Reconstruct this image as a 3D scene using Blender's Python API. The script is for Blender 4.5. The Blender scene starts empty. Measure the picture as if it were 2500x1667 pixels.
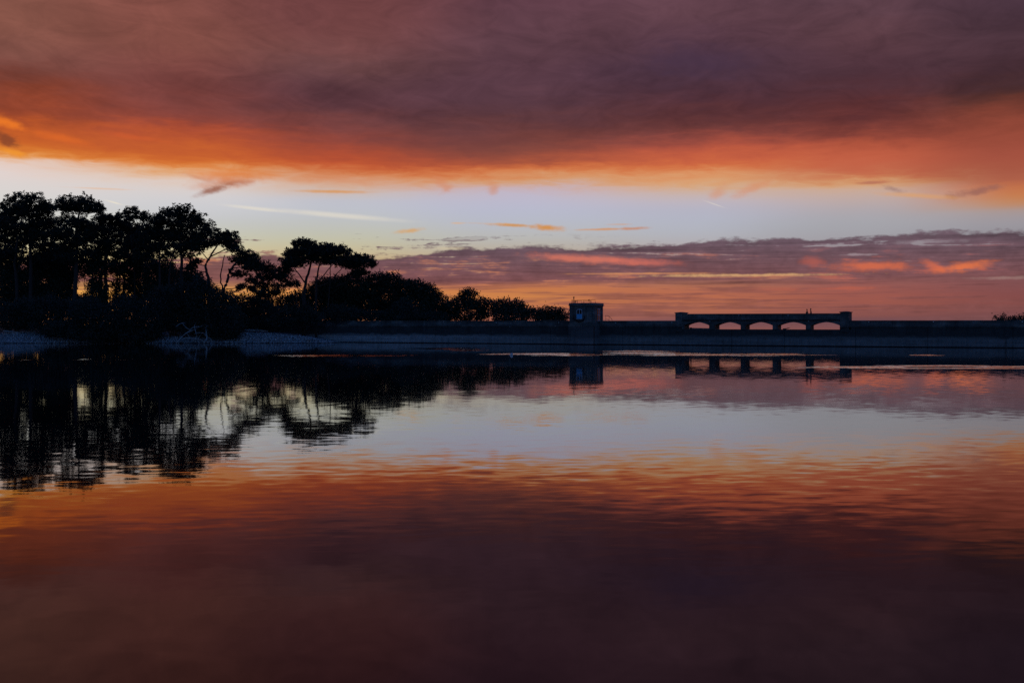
import bpy, bmesh, math, random
import numpy as np
from mathutils import Vector, Matrix

# ------------------------------------------------------------------ camera, light, exposure
F = 2650.0            # focal length in source-photo pixels (2500 px wide)
CAMZ = 3.6            # eye height above the water
HZ = 789.0            # photo row of the horizon
sc = bpy.context.scene
col = sc.collection
cam_d = bpy.data.cameras.new("camera")
cam = bpy.data.objects.new("camera", cam_d)
col.objects.link(cam)
cam.location = (0, 0, CAMZ)
cam.rotation_euler = (math.radians(90), 0, 0)
cam_d.sensor_width = 36.0
cam_d.lens = 36.0 * F / 2500.0
cam_d.shift_y = (HZ - 833.5) / 2500.0
cam_d.clip_start = 0.1
cam_d.clip_end = 60000
sc.camera = cam
sc.view_settings.view_transform = 'Standard'
sc.view_settings.look = 'None'
sc.view_settings.exposure = 0
sc.view_settings.gamma = 1
sc.cycles.use_denoising = False
sc.cycles.max_bounces = 6

SUN_AZ, SUN_EL = -38.0, 2.5     # the sun is down behind the trees, out of frame on the left
sun_d = bpy.data.lights.new("sun", 'SUN')
sun_d.energy = 0.25
sun_d.angle = math.radians(0.5)
sun_d.color = (1.0, 0.55, 0.3)
sun = bpy.data.objects.new("sun", sun_d)
col.objects.link(sun)
sdir = Vector((math.sin(math.radians(SUN_AZ)) * math.cos(math.radians(SUN_EL)),
               math.cos(math.radians(SUN_AZ)) * math.cos(math.radians(SUN_EL)), math.sin(math.radians(SUN_EL))))
sun.rotation_euler = sdir.to_track_quat('Z', 'Y').to_euler()
sun.location = (-60, 60, 60)


def lin(c):
    r = []
    for v in c[:3]:
        v = v / 255.0
        r.append(v / 12.92 if v <= 0.04045 else ((v + 0.055) / 1.055) ** 2.4)
    return (*r, 1.0)


def AZ(px):
    return math.degrees(math.atan((px - 1250) / F))


def EL(px, py):
    return math.degrees(math.atan((HZ - py) / math.hypot(F, px - 1250)))


# ------------------------------------------------------------------ node expression helper
class G:
    """Builds shader nodes from Python expressions."""
    def __init__(self, tree):
        self.t = tree

    def new(self, typ, **kw):
        n = self.t.nodes.new(typ)
        for k, v in kw.items():
            setattr(n, k, v)
        return n

    def put(self, sock, v):
        if isinstance(v, E):
            self.t.links.new(v.s, sock)
        elif isinstance(v, bpy.types.NodeSocket):
            self.t.links.new(v, sock)
        else:
            try:
                sock.default_value = v
            except Exception:
                sock.default_value = tuple(v)[:3]

    def math(self, op, a, b=0.0, c=None, clamp=False):
        n = self.new('ShaderNodeMath', operation=op, use_clamp=clamp)
        self.put(n.inputs[0], a)
        self.put(n.inputs[1], b)
        if c is not None:
            self.put(n.inputs[2], c)
        return E(self, n.outputs[0])

    def smooth(self, a, b, x):
        n = self.new('ShaderNodeMapRange', interpolation_type='SMOOTHSTEP')
        self.put(n.inputs['Value'], x)
        self.put(n.inputs['From Min'], a)
        self.put(n.inputs['From Max'], b)
        return E(self, n.outputs[0])

    def line(self, a, b, x):
        n = self.new('ShaderNodeMapRange', interpolation_type='LINEAR', clamp=True)
        self.put(n.inputs['Value'], x)
        self.put(n.inputs['From Min'], a)
        self.put(n.inputs['From Max'], b)
        return E(self, n.outputs[0])

    def mix(self, f, a, b, blend='MIX'):
        n = self.new('ShaderNodeMix', data_type='RGBA', blend_type=blend)
        self.put(n.inputs[0], f)
        self.put(n.inputs[6], a)
        self.put(n.inputs[7], b)
        return E(self, n.outputs[2])

    def vec(self, x, y, z=0.0):
        n = self.new('ShaderNodeCombineXYZ')
        for i, v in enumerate((x, y, z)):
            self.put(n.inputs[i], v)
        return E(self, n.outputs[0])

    def sep(self, v):
        n = self.new('ShaderNodeSeparateXYZ')
        self.put(n.inputs[0], v)
        return [E(self, o) for o in n.outputs]

    def noise(self, v, scale=1.0, detail=3.0, rough=0.5, dist=0.0, color=False):
        n = self.new('ShaderNodeTexNoise', noise_dimensions='2D')
        self.put(n.inputs['Vector'], v)
        n.inputs['Scale'].default_value = scale
        n.inputs['Detail'].default_value = detail
        n.inputs['Roughness'].default_value = rough
        n.inputs['Distortion'].default_value = dist
        return E(self, n.outputs[1 if color else 0])

    def ramp(self, x, stops, interp='LINEAR'):
        n = self.new('ShaderNodeValToRGB')
        n.color_ramp.interpolation = interp
        els = n.color_ramp.elements
        while len(els) > 1:
            els.remove(els[-1])
        els[0].position = stops[0][0]
        els[0].color = stops[0][1]
        for p, c in stops[1:]:
            e = els.new(p)
            e.color = c
        self.put(n.inputs[0], x)
        return E(self, n.outputs[0])

    def curve(self, x, pts):
        """piecewise-linear scalar function of x, pts = [(x, y), ...]"""
        r = None
        for (x0, y0), (x1, y1) in zip(pts[:-1], pts[1:]):
            seg = self.smooth(x0, x1, x) * (y1 - y0)
            r = seg + pts[0][1] if r is None else r + seg
        return r


class E:
    def __init__(self, g, s):
        self.g, self.s = g, s

    def __add__(self, o): return self.g.math('ADD', self, o)
    def __radd__(self, o): return self.g.math('ADD', self, o)
    def __sub__(self, o): return self.g.math('SUBTRACT', self, o)
    def __rsub__(self, o): return self.g.math('SUBTRACT', o, self)
    def __mul__(self, o): return self.g.math('MULTIPLY', self, o)
    def __rmul__(self, o): return self.g.math('MULTIPLY', self, o)
    def __truediv__(self, o): return self.g.math('DIVIDE', self, o)
    def clamp(self): return self.g.math('ADD', self, 0.0, clamp=True)
    def abs(self): return self.g.math('ABSOLUTE', self)
    def sqrt(self): return self.g.math('SQRT', self)
    def pow(self, p): return self.g.math('POWER', self, p)


# ------------------------------------------------------------------ the sky
world = bpy.data.worlds.new("World")
sc.world = world
world.use_nodes = True
wt = world.node_tree
wt.nodes.clear()
g = G(wt)
tc = g.new('ShaderNodeTexCoord')
dx, dy, dz = g.sep(tc.outputs['Generated'])
hor = (dx * dx + dy * dy).sqrt()
az = g.math('ARCTAN2', dx, dy) * (180 / math.pi)
el = g.math('ARCTAN2', dz, hor) * (180 / math.pi)

# clear dusk sky behind the camera and overhead
sky = g.new('ShaderNodeTexSky', sky_type='NISHITA', sun_disc=False)
sky.sun_elevation = math.radians(SUN_EL)
sky.sun_rotation = math.radians(SUN_AZ)
sky.altitude = 0
sky.air_density = 1.2
sky.dust_density = 0.6
sky.ozone_density = 5.0
NISH = 0.20
clear = g.mix(1.0, E(g, sky.outputs[0]), (NISH * 1.25, NISH * 0.97, NISH * 1.2, 1), 'MULTIPLY')

# direction coordinates with soft turbulence
vs = g.vec(az * 0.05, el * 0.22, 3.1)
w1 = g.noise(vs, 1.0, 4.0, 0.55) - 0.5
w2 = g.noise(g.vec(az * 0.16, el * 0.55, 9.7), 1.0, 5.0, 0.6) - 0.5
w3 = g.noise(g.vec(az * 0.10, el * 1.1, 1.3), 1.0, 4.0, 0.6) - 0.5
w4 = g.noise(g.vec(az * 0.5, el * 2.6, 0.0), 1.0, 5.0, 0.65, 0.5) - 0.5
deckamt = g.smooth(EL(1250, 520), EL(1250, 400), el)
elw = el + (w1 * 1.3 + w2 * 0.9) * deckamt * g.smooth(EL(1250, 470), EL(1250, 330), el) + (w3 * 0.9 + w4 * 0.6) * g.smooth(EL(1250, 505), EL(1250, 440), el)
azw = az + w1 * 5.0

COLS = [
 (0, [(0,(133,84,72)),(70,(124,77,66)),(140,(124,78,70)),(180,(116,64,56)),(230,(138,66,46)),(270,(150,68,44)),(300,(196,92,42)),(340,(200,98,42)),(365,(222,128,48)),(378,(232,165,90)),(394,(228,210,205)),(430,(222,210,206)),(480,(214,212,210)),(540,(205,205,195)),(600,(214,205,165)),(650,(222,188,120)),(690,(228,165,84)),(730,(235,165,70)),(775,(222,150,80))]),
 (417, [(0,(128,76,68)),(100,(132,79,70)),(150,(124,72,66)),(190,(117,65,62)),(250,(119,64,60)),(300,(132,66,58)),(320,(162,73,53)),(350,(186,85,50)),(385,(204,101,46)),(402,(220,125,56)),(415,(224,164,108)),(432,(224,190,166)),(450,(221,204,196)),(480,(210,208,210)),(520,(200,201,206)),(560,(196,196,186)),(600,(205,200,165)),(650,(215,180,120)),(700,(228,160,84)),(740,(232,162,72)),(780,(215,140,82))]),
 (833, [(0,(106,62,63)),(100,(112,67,66)),(150,(108,71,71)),(200,(93,59,66)),(260,(95,58,65)),(290,(108,62,62)),(320,(122,65,62)),(350,(145,70,58)),(385,(180,79,51)),(405,(198,91,52)),(420,(209,125,76)),(440,(214,154,120)),(460,(209,174,152)),(475,(202,188,184)),(490,(190,192,204)),(520,(190,193,201)),(560,(190,191,182)),(600,(196,192,160)),(650,(205,170,120)),(690,(205,125,80)),(730,(220,150,78)),(780,(205,130,84))]),
 (1250, [(0,(92,59,70)),(100,(92,62,71)),(150,(88,58,68)),(200,(84,56,67)),(250,(86,56,65)),(290,(94,57,60)),(330,(111,62,60)),(370,(126,70,62)),(400,(166,82,61)),(415,(208,110,62)),(430,(214,140,92)),(445,(211,160,118)),(460,(199,175,182)),(480,(190,185,204)),(520,(182,186,205)),(560,(184,186,191)),(600,(184,180,168)),(650,(185,150,120)),(690,(190,106,74)),(720,(206,134,74)),(745,(200,120,76)),(780,(166,100,84))]),
 (1666, [(0,(98,66,77)),(50,(95,64,73)),(110,(84,56,68)),(150,(77,54,70)),(220,(76,50,62)),(270,(84,50,58)),(310,(98,54,54)),(340,(126,66,62)),(375,(184,86,65)),(400,(204,100,66)),(415,(211,116,68)),(430,(219,150,102)),(450,(216,164,118)),(465,(205,175,156)),(490,(191,181,190)),(515,(179,179,195)),(550,(178,182,195)),(600,(176,174,176)),(650,(180,130,110)),(680,(205,140,92)),(705,(172,98,80)),(740,(194,115,76)),(772,(150,90,80)),(783,(118,80,86))]),
 (2083, [(0,(92,64,74)),(60,(95,64,72)),(120,(88,58,66)),(180,(76,50,60)),(230,(78,46,52)),(280,(91,47,48)),(310,(109,55,52)),(335,(141,69,58)),(360,(179,85,62)),(390,(197,98,70)),(420,(192,100,73)),(435,(200,117,82)),(447,(213,158,108)),(460,(204,170,150)),(490,(188,169,166)),(520,(170,166,173)),(550,(165,166,172)),(600,(160,156,162)),(650,(150,105,100)),(700,(150,86,80)),(740,(160,90,76)),(772,(128,79,76)),(783,(112,77,84))]),
 (2500, [(0,(76,54,66)),(50,(73,51,61)),(120,(70,47,55)),(170,(67,44,52)),(210,(74,46,46)),(240,(98,54,46)),(280,(134,66,52)),(320,(150,74,58)),(370,(164,82,65)),(410,(165,86,66)),(435,(171,96,75)),(455,(194,112,74)),(480,(198,126,80)),(500,(188,136,100)),(514,(166,150,148)),(540,(156,151,158)),(560,(151,148,154)),(600,(142,134,140)),(650,(130,88,90)),(700,(126,76,78)),(740,(136,76,70)),(772,(112,73,76)),(783,(106,74,80))]),
]
E0, E1 = -1.0, 20.0
ramps = []
for px, stops in COLS:
    st = sorted(((EL(px, py) - E0) / (E1 - E0), lin(c)) for py, c in stops)
    ramps.append((AZ(px), g.ramp((elw - E0) / (E1 - E0), st, 'B_SPLINE')))
sunset = ramps[0][1]
for (a0, _), (a1, r1) in zip(ramps[:-1], ramps[1:]):
    sunset = g.mix(g.smooth(a0, a1, azw), sunset, r1)

# grain of the high cloud deck: rolls drawn out in perspective on a level layer
pz = g.math('MAXIMUM', dz, 0.06)
pl = g.vec(dx / pz * 0.9, dy / pz * 0.55, 0.4)
d1 = g.noise(pl, 1.6, 6.0, 0.6, 0.6) - 0.5
d2 = g.noise(g.vec(az * 0.12, el * 0.35, 5.5), 1.0, 5.0, 0.62, 0.8) - 0.5
deckm = g.smooth(EL(1250, 420), EL(1250, 260), el)
d3 = g.noise(g.vec(az * 0.38 + 3.0, el * 1.0, 0.0), 1.0, 5.0, 0.65, 0.8) - 0.5
gain = 1.0 + (d1 * 0.55 + d2 * 0.7 + d3 * 0.55) * deckm
sunset = g.mix(1.0, sunset, g.vec(gain, gain * 0.99 + 0.01, gain * 0.95 + 0.05), 'MULTIPLY')

# --- low bank of stratocumulus over the horizon
tex = g.noise(g.vec(az * 0.45, el * 1.7, 2.2), 1.0, 6.0, 0.6) - 0.5
texf = g.noise(g.vec(az * 1.3, el * 2.2, 7.2), 1.0, 5.0, 0.58) - 0.5
strk = g.noise(g.vec(az * 0.14, el * 3.2, 4.4), 1.0, 5.0, 0.6, 0.5) - 0.5
strk2 = g.noise(g.vec(az * 0.22, el * 6.5, 8.8), 1.0, 4.0, 0.6, 0.4) - 0.5
edge = g.curve(az, [(AZ(0), EL(0, 640)), (AZ(600), EL(600, 624)), (AZ(1000), EL(1000, 622)), (AZ(1120), EL(1120, 600)), (AZ(1600), EL(1600, 594)),
                    (AZ(1850), EL(1850, 580)), (AZ(2100), EL(2100, 577)), (AZ(2300), EL(2300, 562)), (AZ(2500), EL(2500, 560))])
dd = edge + tex * 0.85 + texf * 0.34 - el
bank = g.smooth(-0.02, 0.20, dd)
# thin bars of the same cloud floating above the bank on the left
bars = g.smooth(0.07, 0.2, strk + texf * 0.6) * g.smooth(EL(1000, 566), EL(1000, 588), el) * g.smooth(AZ(1600), AZ(1150), az)
bank = g.math('MAXIMUM', bank, bars)
low = g.smooth(EL(1250, 712), EL(1250, 682), el + strk * -0.5 - (az * 0.006))
thin = g.smooth(-0.12, 0.12, strk * -0.9 + strk2 * -0.8 - 0.02)      # streaky lower half
cover = bank * g.math('MAXIMUM', low, thin * 0.66)
# slots of clear light inside the bank
slot = g.smooth(0.13, 0.22, strk + texf * 0.28) * g.smooth(EL(1250, 720), EL(1250, 690), el) * 0.75
cover = cover * (1.0 - slot)
bcol = g.ramp((el - E0) / 8.0, [((EL(1250, y) - E0) / 8.0, lin(c)) for y, c in sorted(
    [(560, (102, 85, 95)), (600, (101, 81, 92)), (640, (111, 80, 87)), (680, (122, 79, 82)), (720, (138, 82, 78)), (780, (128, 82, 82))], reverse=True)], 'B_SPLINE')
warm = g.smooth(AZ(1100), AZ(200), az)
bcol = g.mix(warm * 0.5, bcol, lin((140, 90, 78)))
vary = 1.0 + (tex * 0.6 + texf * 0.5 + strk * 0.9 + strk2 * 0.6)
bcol = g.mix(1.0, bcol, g.vec(vary, vary, vary), 'MULTIPLY')
# sun-struck undersides
lit = g.smooth(0.05, 0.30, strk * 0.8 + tex * 0.7) * g.smooth(EL(1250, 765), EL(1250, 735), el) * g.smooth(EL(1250, 605), EL(1250, 640), el)
litc = g.mix(g.smooth(AZ(1200), AZ(2300), az), lin((226, 140, 88)), lin((205, 100, 74)))
bcol = g.mix(lit * 0.7, bcol, litc)


AE = g.vec(az, el, 0.0)
rough_a = (texf + tex * 0.6) * 2.0
rough_b = (strk + texf) * 2.0


def blob(px, py, rx, ry, rot=0.0, soft=0.6, nz=0.5, src=None, op=1.0):
    """soft cloud patch around one direction of the sky"""
    k = 180 / math.pi / F
    m = g.new('ShaderNodeMapping', vector_type='TEXTURE')
    g.put(m.inputs['Vector'], AE)
    m.inputs['Location'].default_value = (AZ(px), EL(px, py), 0)
    m.inputs['Rotation'].default_value = (0, 0, rot)
    m.inputs['Scale'].default_value = (rx * k, ry * k, 1)
    ln = g.new('ShaderNodeVectorMath', operation='LENGTH')
    wt.links.new(m.outputs[0], ln.inputs[0])
    r = E(g, ln.outputs['Value'])
    if nz:
        r = g.math('MULTIPLY_ADD', src if src is not None else rough_a, nz, r)
    n = g.new('ShaderNodeMapRange', interpolation_type='SMOOTHSTEP')
    g.put(n.inputs['Value'], r)
    n.inputs['From Min'].default_value = 1.0
    n.inputs['From Max'].default_value = 1.0 - soft
    n.inputs['To Max'].default_value = op
    return E(g, n.outputs[0])


# struck patches of the bank
for (px, py, rx, ry, c, o, rot) in [
    (1430, 632, 190, 15, (222, 122, 100), .75, -0.06), (1560, 640, 130, 13, (214, 112, 96), .6, -0.04),
    (2130, 650, 120, 18, (218, 110, 76), .8, 0.0), (2350, 652, 85, 15, (230, 118, 72), .85, 0.1), (2280, 648, 40, 14, (222, 110, 74), .6, -0.4),
    (2060, 706, 130, 13, (204, 104, 78), .7, 0.03), (1985, 640, 40, 18, (190, 98, 84), .6, 0), (1900, 705, 80, 9, (206, 108, 80), .5, 0)]:
    bcol = g.mix(blob(px, py, rx, ry, rot, 0.9, 0.45, rough_b, o), bcol, lin(c))
sunset = g.mix(cover, sunset, bcol)
# bright slots and small lit clouds
for (px, py, rx, ry, c, o, rot, sf, nz) in [
    (1820, 672, 340, 5, (222, 172, 118), .75, 0.0, 1., .8), (1560, 668, 230, 4, (222, 150, 100), .7, 0.0, .9, .4),
    (2085, 622, 72, 4.5, (172, 152, 158), .6, 0.0, 1., .8), (2265, 590, 95, 7, (158, 144, 152), .5, 0.0, 1., .9),
    (2450, 678, 80, 5, (170, 140, 132), .45, 0.0, 1., .7), (1100, 606, 60, 5, (205, 190, 160), .6, 0.0, .9, .5),
    (1250, 550, 95, 6, (204, 148, 92), .95, -0.03, .9, .45), (1330, 556, 56, 11, (208, 146, 86), 1.0, -0.10, .9, .55), (1200, 546, 70, 3, (214, 165, 120), .6, -0.02, .9, .6),
    (1470, 560, 90, 4, (204, 152, 114), .9, 0.02, .9, .4), (1550, 558, 58, 6, (194, 138, 110), .95, 0.02, .9, .45), (1510, 548, 40, 3, (206, 160, 130), .6, 0, .9, .5),
    (1000, 564, 52, 8, (212, 164, 108), .9, 0.12, .9, .5), (1115, 545, 22, 3, (220, 175, 130), .6, 0, .9, .5),
    (1080, 580, 0.1, 0.1, (120, 110, 110), 0, 0, .9, 0),
    (810, 468, 130, 6, (216, 150, 84), .8, 0.0, .9, .25), (560, 440, 120, 26, (206, 122, 74), .7, 0.18, 1., .35), (522, 464, 66, 12, (150, 90, 68), .85, 0.36, 1., .5), (575, 446, 70, 12, (168, 96, 64), .55, 0.15, 1., .5), (490, 436, 70, 7, (196, 128, 92), .4, -0.25, 1., .3),
    (560, 425, 150, 26, (226, 128, 62), .6, 0.0, 1., .3),
    (250, 461, 110, 3, (226, 190, 165), .7, 0.0, .9, .3), (1078, 450, 38, 18, (212, 136, 100), .55, -0.6, 1., .5), (1092, 462, 30, 12, (210, 140, 104), .45, 0.5, 1., .5), (1203, 452, 30, 18, (212, 142, 104), .5, -0.5, 1., .5), (1206, 466, 20, 14, (206, 140, 106), .45, 0.2, 1., .5),
    (1755, 468, 36, 20, (212, 146, 110), .55, 0.5, 1., .5), (1835, 462, 70, 17, (214, 142, 106), .6, 0.35, 1., .5),
    (2182, 463, 34, 9, (150, 116, 112), .6, -0.3, 1., .9), (2380, 468, 85, 14, (152, 100, 90), .8, 0.14, 1., .7), (2130, 446, 50, 5, (176, 108, 90), .7, 0, .9, .4),
    (2240, 478, 130, 9, (222, 160, 98), .6, -0.10, .9, .3),
    (16, 338, 34, 22, (140, 72, 44), .95, -0.5, .9, .7), (8, 296, 60, 18, (244, 126, 40), .8, -0.3, .9, .5), (30, 372, 44, 10, (240, 150, 50), .8, -0.2, .9, .45),
    (150, 338, 110, 14, (226, 106, 42), .6, -0.16, 1., .5), (330, 335, 110, 10, (212, 94, 48), .5, -0.1, 1., .5),
    (1700, 150, 190, 60, (72, 52, 72), .6, -0.1, 1., .4), (860, 180, 0.1, 0.1, (1, 1, 1), 0, 0, .9, 0)]:
    if o:
        sunset = g.mix(blob(px, py, rx, ry, rot, sf, nz, None, o), sunset, lin(c))
# condensation trails
for (xa, ya, xb, yb, w, o) in [(540, 502, 700, 516, 4.5, .5), (640, 513, 1000, 538, 7.0, .5), (256, 489, 300, 500, 2.0, .75), (300, 500, 360, 517, 1.4, .4), (1715, 488, 1772, 509, 1.8, .32)]:
    mx, my = (xa + xb) / 2, (ya + yb) / 2
    rot = -math.atan2(yb - ya, xb - xa)
    sunset = g.mix(blob(mx, my, math.hypot(xb - xa, yb - ya) / 2 * 1.25, w * 1.4, rot, 0.9, 0.1, None, o), sunset, lin((236, 226, 205)))

# the sunset side gives way to clear blue dusk overhead and behind
brk = (g.noise(pl, 0.5, 4.0, 0.6) - 0.5) * 26.0
side = g.smooth(100.0, 48.0, (az - 2.0).abs() + brk * 0.4)
over = g.smooth(46.0, 24.0, el + brk)
final = g.mix(side * over, clear, sunset)
bg = g.new('ShaderNodeBackground')
bg.inputs['Strength'].default_value = 1.0
g.put(bg.inputs['Color'], final)
wo = g.new('ShaderNodeOutputWorld')
wt.links.new(bg.outputs[0], wo.inputs[0])
world.cycles.sampling_method = 'MANUAL'
world.cycles.sample_map_resolution = 512

# ------------------------------------------------------------------ helpers
rnd = random.Random(11)
nr = np.random.default_rng(5)


def P(px, py, Y):
    """point that the photo shows at (px, py), standing Y metres away"""
    return Vector(((px - 1250) / F * Y, Y, CAMZ + (HZ - py) / F * Y))


def tag(o, label=None, cat=None, group=None, kind=None):
    if label:
        o["label"] = label
    if cat:
        o["category"] = cat
    if group:
        o["group"] = group
    if kind:
        o["kind"] = kind
    return o


def empty(name, loc=(0, 0, 0), rz=0.0):
    o = bpy.data.objects.new(name, None)
    o.location = loc
    o.rotation_euler = (0, 0, rz)
    o.empty_display_size = 0.3
    col.objects.link(o)
    return o


def link(name, me, mat, parent=None, smooth=False):
    o = bpy.data.objects.new(name, me)
    if mat is not None:
        me.materials.append(mat)
    if smooth:
        me.polygons.foreach_set('use_smooth', [True] * len(me.polygons))
    if parent is not None:
        o.parent = parent
    col.objects.link(o)
    return o


def np_mesh(name, V, Q):
    """fast mesh from vertex array (n,3) and face array (m,k)"""
    V = np.asarray(V, dtype=np.float32)
    Q = np.asarray(Q, dtype=np.int32)
    me = bpy.data.meshes.new(name)
    k = Q.shape[1]
    me.vertices.add(len(V))
    me.vertices.foreach_set('co', V.ravel())
    me.loops.add(Q.size)
    me.loops.foreach_set('vertex_index', Q.ravel())
    me.polygons.add(len(Q))
    me.polygons.foreach_set('loop_start', np.arange(0, Q.size, k, dtype=np.int32))
    me.polygons.foreach_set('loop_total', np.full(len(Q), k, dtype=np.int32))
    me.update(calc_edges=True)
    me.validate()
    return me


class MB:
    """collects boxes and tubes into one mesh"""
    def __init__(self):
        self.v, self.f = [], []

    def box(self, x0, x1, y0, y1, z0, z1):
        b = len(self.v)
        self.v += [(x0, y0, z0), (x1, y0, z0), (x1, y1, z0), (x0, y1, z0), (x0, y0, z1), (x1, y0, z1), (x1, y1, z1), (x0, y1, z1)]
        self.f += [[b + i for i in q] for q in ((0, 3, 2, 1), (4, 5, 6, 7), (0, 1, 5, 4), (1, 2, 6, 5), (2, 3, 7, 6), (3, 0, 4, 7))]
        return self

    def tube(self, pts, radii, n=8, cap=True):
        pts = [Vector(p) for p in pts]
        if not hasattr(radii, '__len__'):
            radii = [radii] * len(pts)
        b = len(self.v)
        for i, p in enumerate(pts):
            t = (pts[min(i + 1, len(pts) - 1)] - pts[max(i - 1, 0)])
            if t.length < 1e-6:
                t = Vector((0, 0, 1))
            t.normalize()
            ref = Vector((0, 0, 1)) if abs(t.z) < 0.9 else Vector((1, 0, 0))
            u = t.cross(ref).normalized()
            w = t.cross(u)
            for k in range(n):
                a = 2 * math.pi * k / n
                self.v.append(tuple(p + (u * math.cos(a) + w * math.sin(a)) * radii[i]))
        for i in range(len(pts) - 1):
            for k in range(n):
                k2 = (k + 1) % n
                self.f.append([b + i * n + k, b + i * n + k2, b + (i + 1) * n + k2, b + (i + 1) * n + k])
        if cap:
            self.f.append([b + k for k in range(n)][::-1])
            e = b + (len(pts) - 1) * n
            self.f.append([e + k for k in range(n)])
        return self

    def disc(self, c, axis, r, h, n=12, r2=None):
        c = Vector(c)
        a = Vector(axis).normalized()
        return self.tube([c, c + a * h], [r, r if r2 is None else r2], n)

    def build(self, name, mat, parent=None, smooth=False, bevel=0.0):
        me = bpy.data.meshes.new(name)
        me.from_pydata([tuple(p) for p in self.v], [], self.f)
        me.update()
        bm = bmesh.new()
        bm.from_mesh(me)
        bmesh.ops.recalc_face_normals(bm, faces=bm.faces)
        bm.to_mesh(me)
        bm.free()
        o = link(name, me, mat, parent, smooth)
        if bevel:
            m = o.modifiers.new("bevel", 'BEVEL')
            m.width = bevel
            m.segments = 2
            m.limit_method = 'ANGLE'
        return o


# ------------------------------------------------------------------ materials
def mat_base(name):
    m = bpy.data.materials.new(name)
    m.use_nodes = True
    nt = m.node_tree
    nt.nodes.clear()
    out = nt.nodes.new('ShaderNodeOutputMaterial')
    bs = nt.nodes.new('ShaderNodeBsdfPrincipled')
    nt.links.new(bs.outputs[0], out.inputs[0])
    gg = G(nt)
    pos = gg.sep(gg.new('ShaderNodeNewGeometry').outputs['Position'])
    return m, gg, bs, pos


def simple(name, c, rough=0.8, metal=0.0, vary=0.35, scale=2.0):
    m, gg, bs, (x, y, z) = mat_base(name)
    n = gg.noise(gg.vec(x + z * 0.7, y * 0.5 + z), scale, 3.0, 0.6)
    f = (n - 0.5) * vary * 2.0 + 1.0
    gg.put(bs.inputs['Base Color'], gg.mix(1.0, (*c, 1), gg.vec(f, f, f), 'MULTIPLY'))
    bs.inputs['Roughness'].default_value = rough
    bs.inputs['Metallic'].default_value = metal
    return m


def concrete(name, dark, pale, line=None):
    """weathered concrete: vertical run-off streaks, blotches, and (line) a bleached band up to the old water mark"""
    m, gg, bs, (x, y, z) = mat_base(name)
    s = x * TD.x + y * TD.y - (DAM0.x * TD.x + DAM0.y * TD.y)
    st = gg.noise(gg.vec(s * 1.7, z * 0.18), 1.0, 5.0, 0.65)
    bl = gg.noise(gg.vec(s * 0.35, z * 0.9), 1.0, 4.0, 0.6)
    fn = gg.noise(gg.vec(s * 5.0, z * 5.0), 1.0, 3.0, 0.6)
    f = (st - 0.5) * 1.1 + (bl - 0.5) * 1.1 + (fn - 0.5) * 0.5 + 1.0
    base = (*dark, 1)
    if line:
        k = gg.smooth(line + 0.45, line - 0.2, z + (bl - 0.5) * 1.0 + (st - 0.5) * 0.7)
        band = gg.noise(gg.vec(s * 0.05, z * 5.0), 1.0, 3.0, 0.6)
        k = k * (0.75 + (band - 0.5) * 0.9)
        band_tone = gg.mix(gg.smooth(-10.0, 40.0, s + (bl - 0.5) * 20.0), (*pale, 1), tuple(v * 0.5 for v in pale) + (1,))  # band colour goes from pale to a deeper grey along the dam, left to right
        base = gg.mix(k.clamp(), base, band_tone)
        base = gg.mix(gg.smooth(0.16, 0.09, z), base, (0.012, 0.012, 0.013, 1))      # wet line
    else:
        base = gg.mix(gg.smooth(0.45, 0.7, bl), base, (*pale, 1))
    gg.put(bs.inputs['Base Color'], gg.mix(1.0, base, gg.vec(f, f, f), 'MULTIPLY'))
    bs.inputs['Roughness'].default_value = 0.85
    bp = gg.new('ShaderNodeBump')
    bp.inputs['Strength'].default_value = 0.4
    bp.inputs['Distance'].default_value = 0.05
    gg.put(bp.inputs['Height'], fn)
    m.node_tree.links.new(bp.outputs[0], bs.inputs['Normal'])
    return m


# the dam runs straight, its right end nearer to the camera
DS = 0.447
DAM0 = Vector((-18.75, 198.75, 0))
TD = Vector((1, -DS, 0)).normalized()
ND = Vector((-DS, -1, 0)).normalized()          # towards the reservoir
DAM_RZ = math.atan2(TD.y, TD.x)


def dam_s(px, off=0.0):
    """distance along the dam of the point seen in photo column px, on a plane off metres in front of the face"""
    k = (px - 1250) / F
    o = DAM0 + ND * off
    # o + s*TD, x = k*y
    return (k * o.y - o.x) / (TD.x - k * TD.y)


M_wall = concrete("dam_concrete", (0.055, 0.058, 0.055), (0.52, 0.53, 0.52), 1.35)
M_shaft = concrete("shaft_concrete", (0.11, 0.108, 0.11), (0.46, 0.45, 0.46), 1.0)
M_para = concrete("parapet_concrete", (0.10, 0.105, 0.10), (0.17, 0.17, 0.16))
M_string = concrete("stained_ledge", (0.09, 0.092, 0.088), (0.16, 0.16, 0.15))
_nt = M_string.node_tree
_g = G(_nt)
_p = _g.sep(_g.new('ShaderNodeNewGeometry').outputs['Position'])
_b = next(n for n in _nt.nodes if n.type == 'BSDF_PRINCIPLED')
_old = _b.inputs['Base Color'].links[0].from_socket
_sp = _g.smooth(0.70, 0.76, _g.noise(_g.vec((_p[0] * TD.x + _p[1] * TD.y) * 1.3, _p[2] * 0.6), 1.0, 3.0, 0.6))      # bird droppings
_g.put(_b.inputs['Base Color'], _g.mix(_sp, E(_g, _old), (0.7, 0.7, 0.68, 1)))
M_cope = concrete("coping_stone", (0.10, 0.10, 0.095), (0.22, 0.22, 0.2))
M_tower = concrete("tower_render", (0.115, 0.12, 0.115), (0.19, 0.19, 0.18))
M_dark = simple("dark_iron", (0.02, 0.02, 0.022), 0.6, 0.3)
M_rust = simple("rusty_steel", (0.07, 0.04, 0.03), 0.7, 0.3)
M_white = simple("white_paint", (0.78, 0.78, 0.76), 0.5, 0, 0.1)
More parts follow.
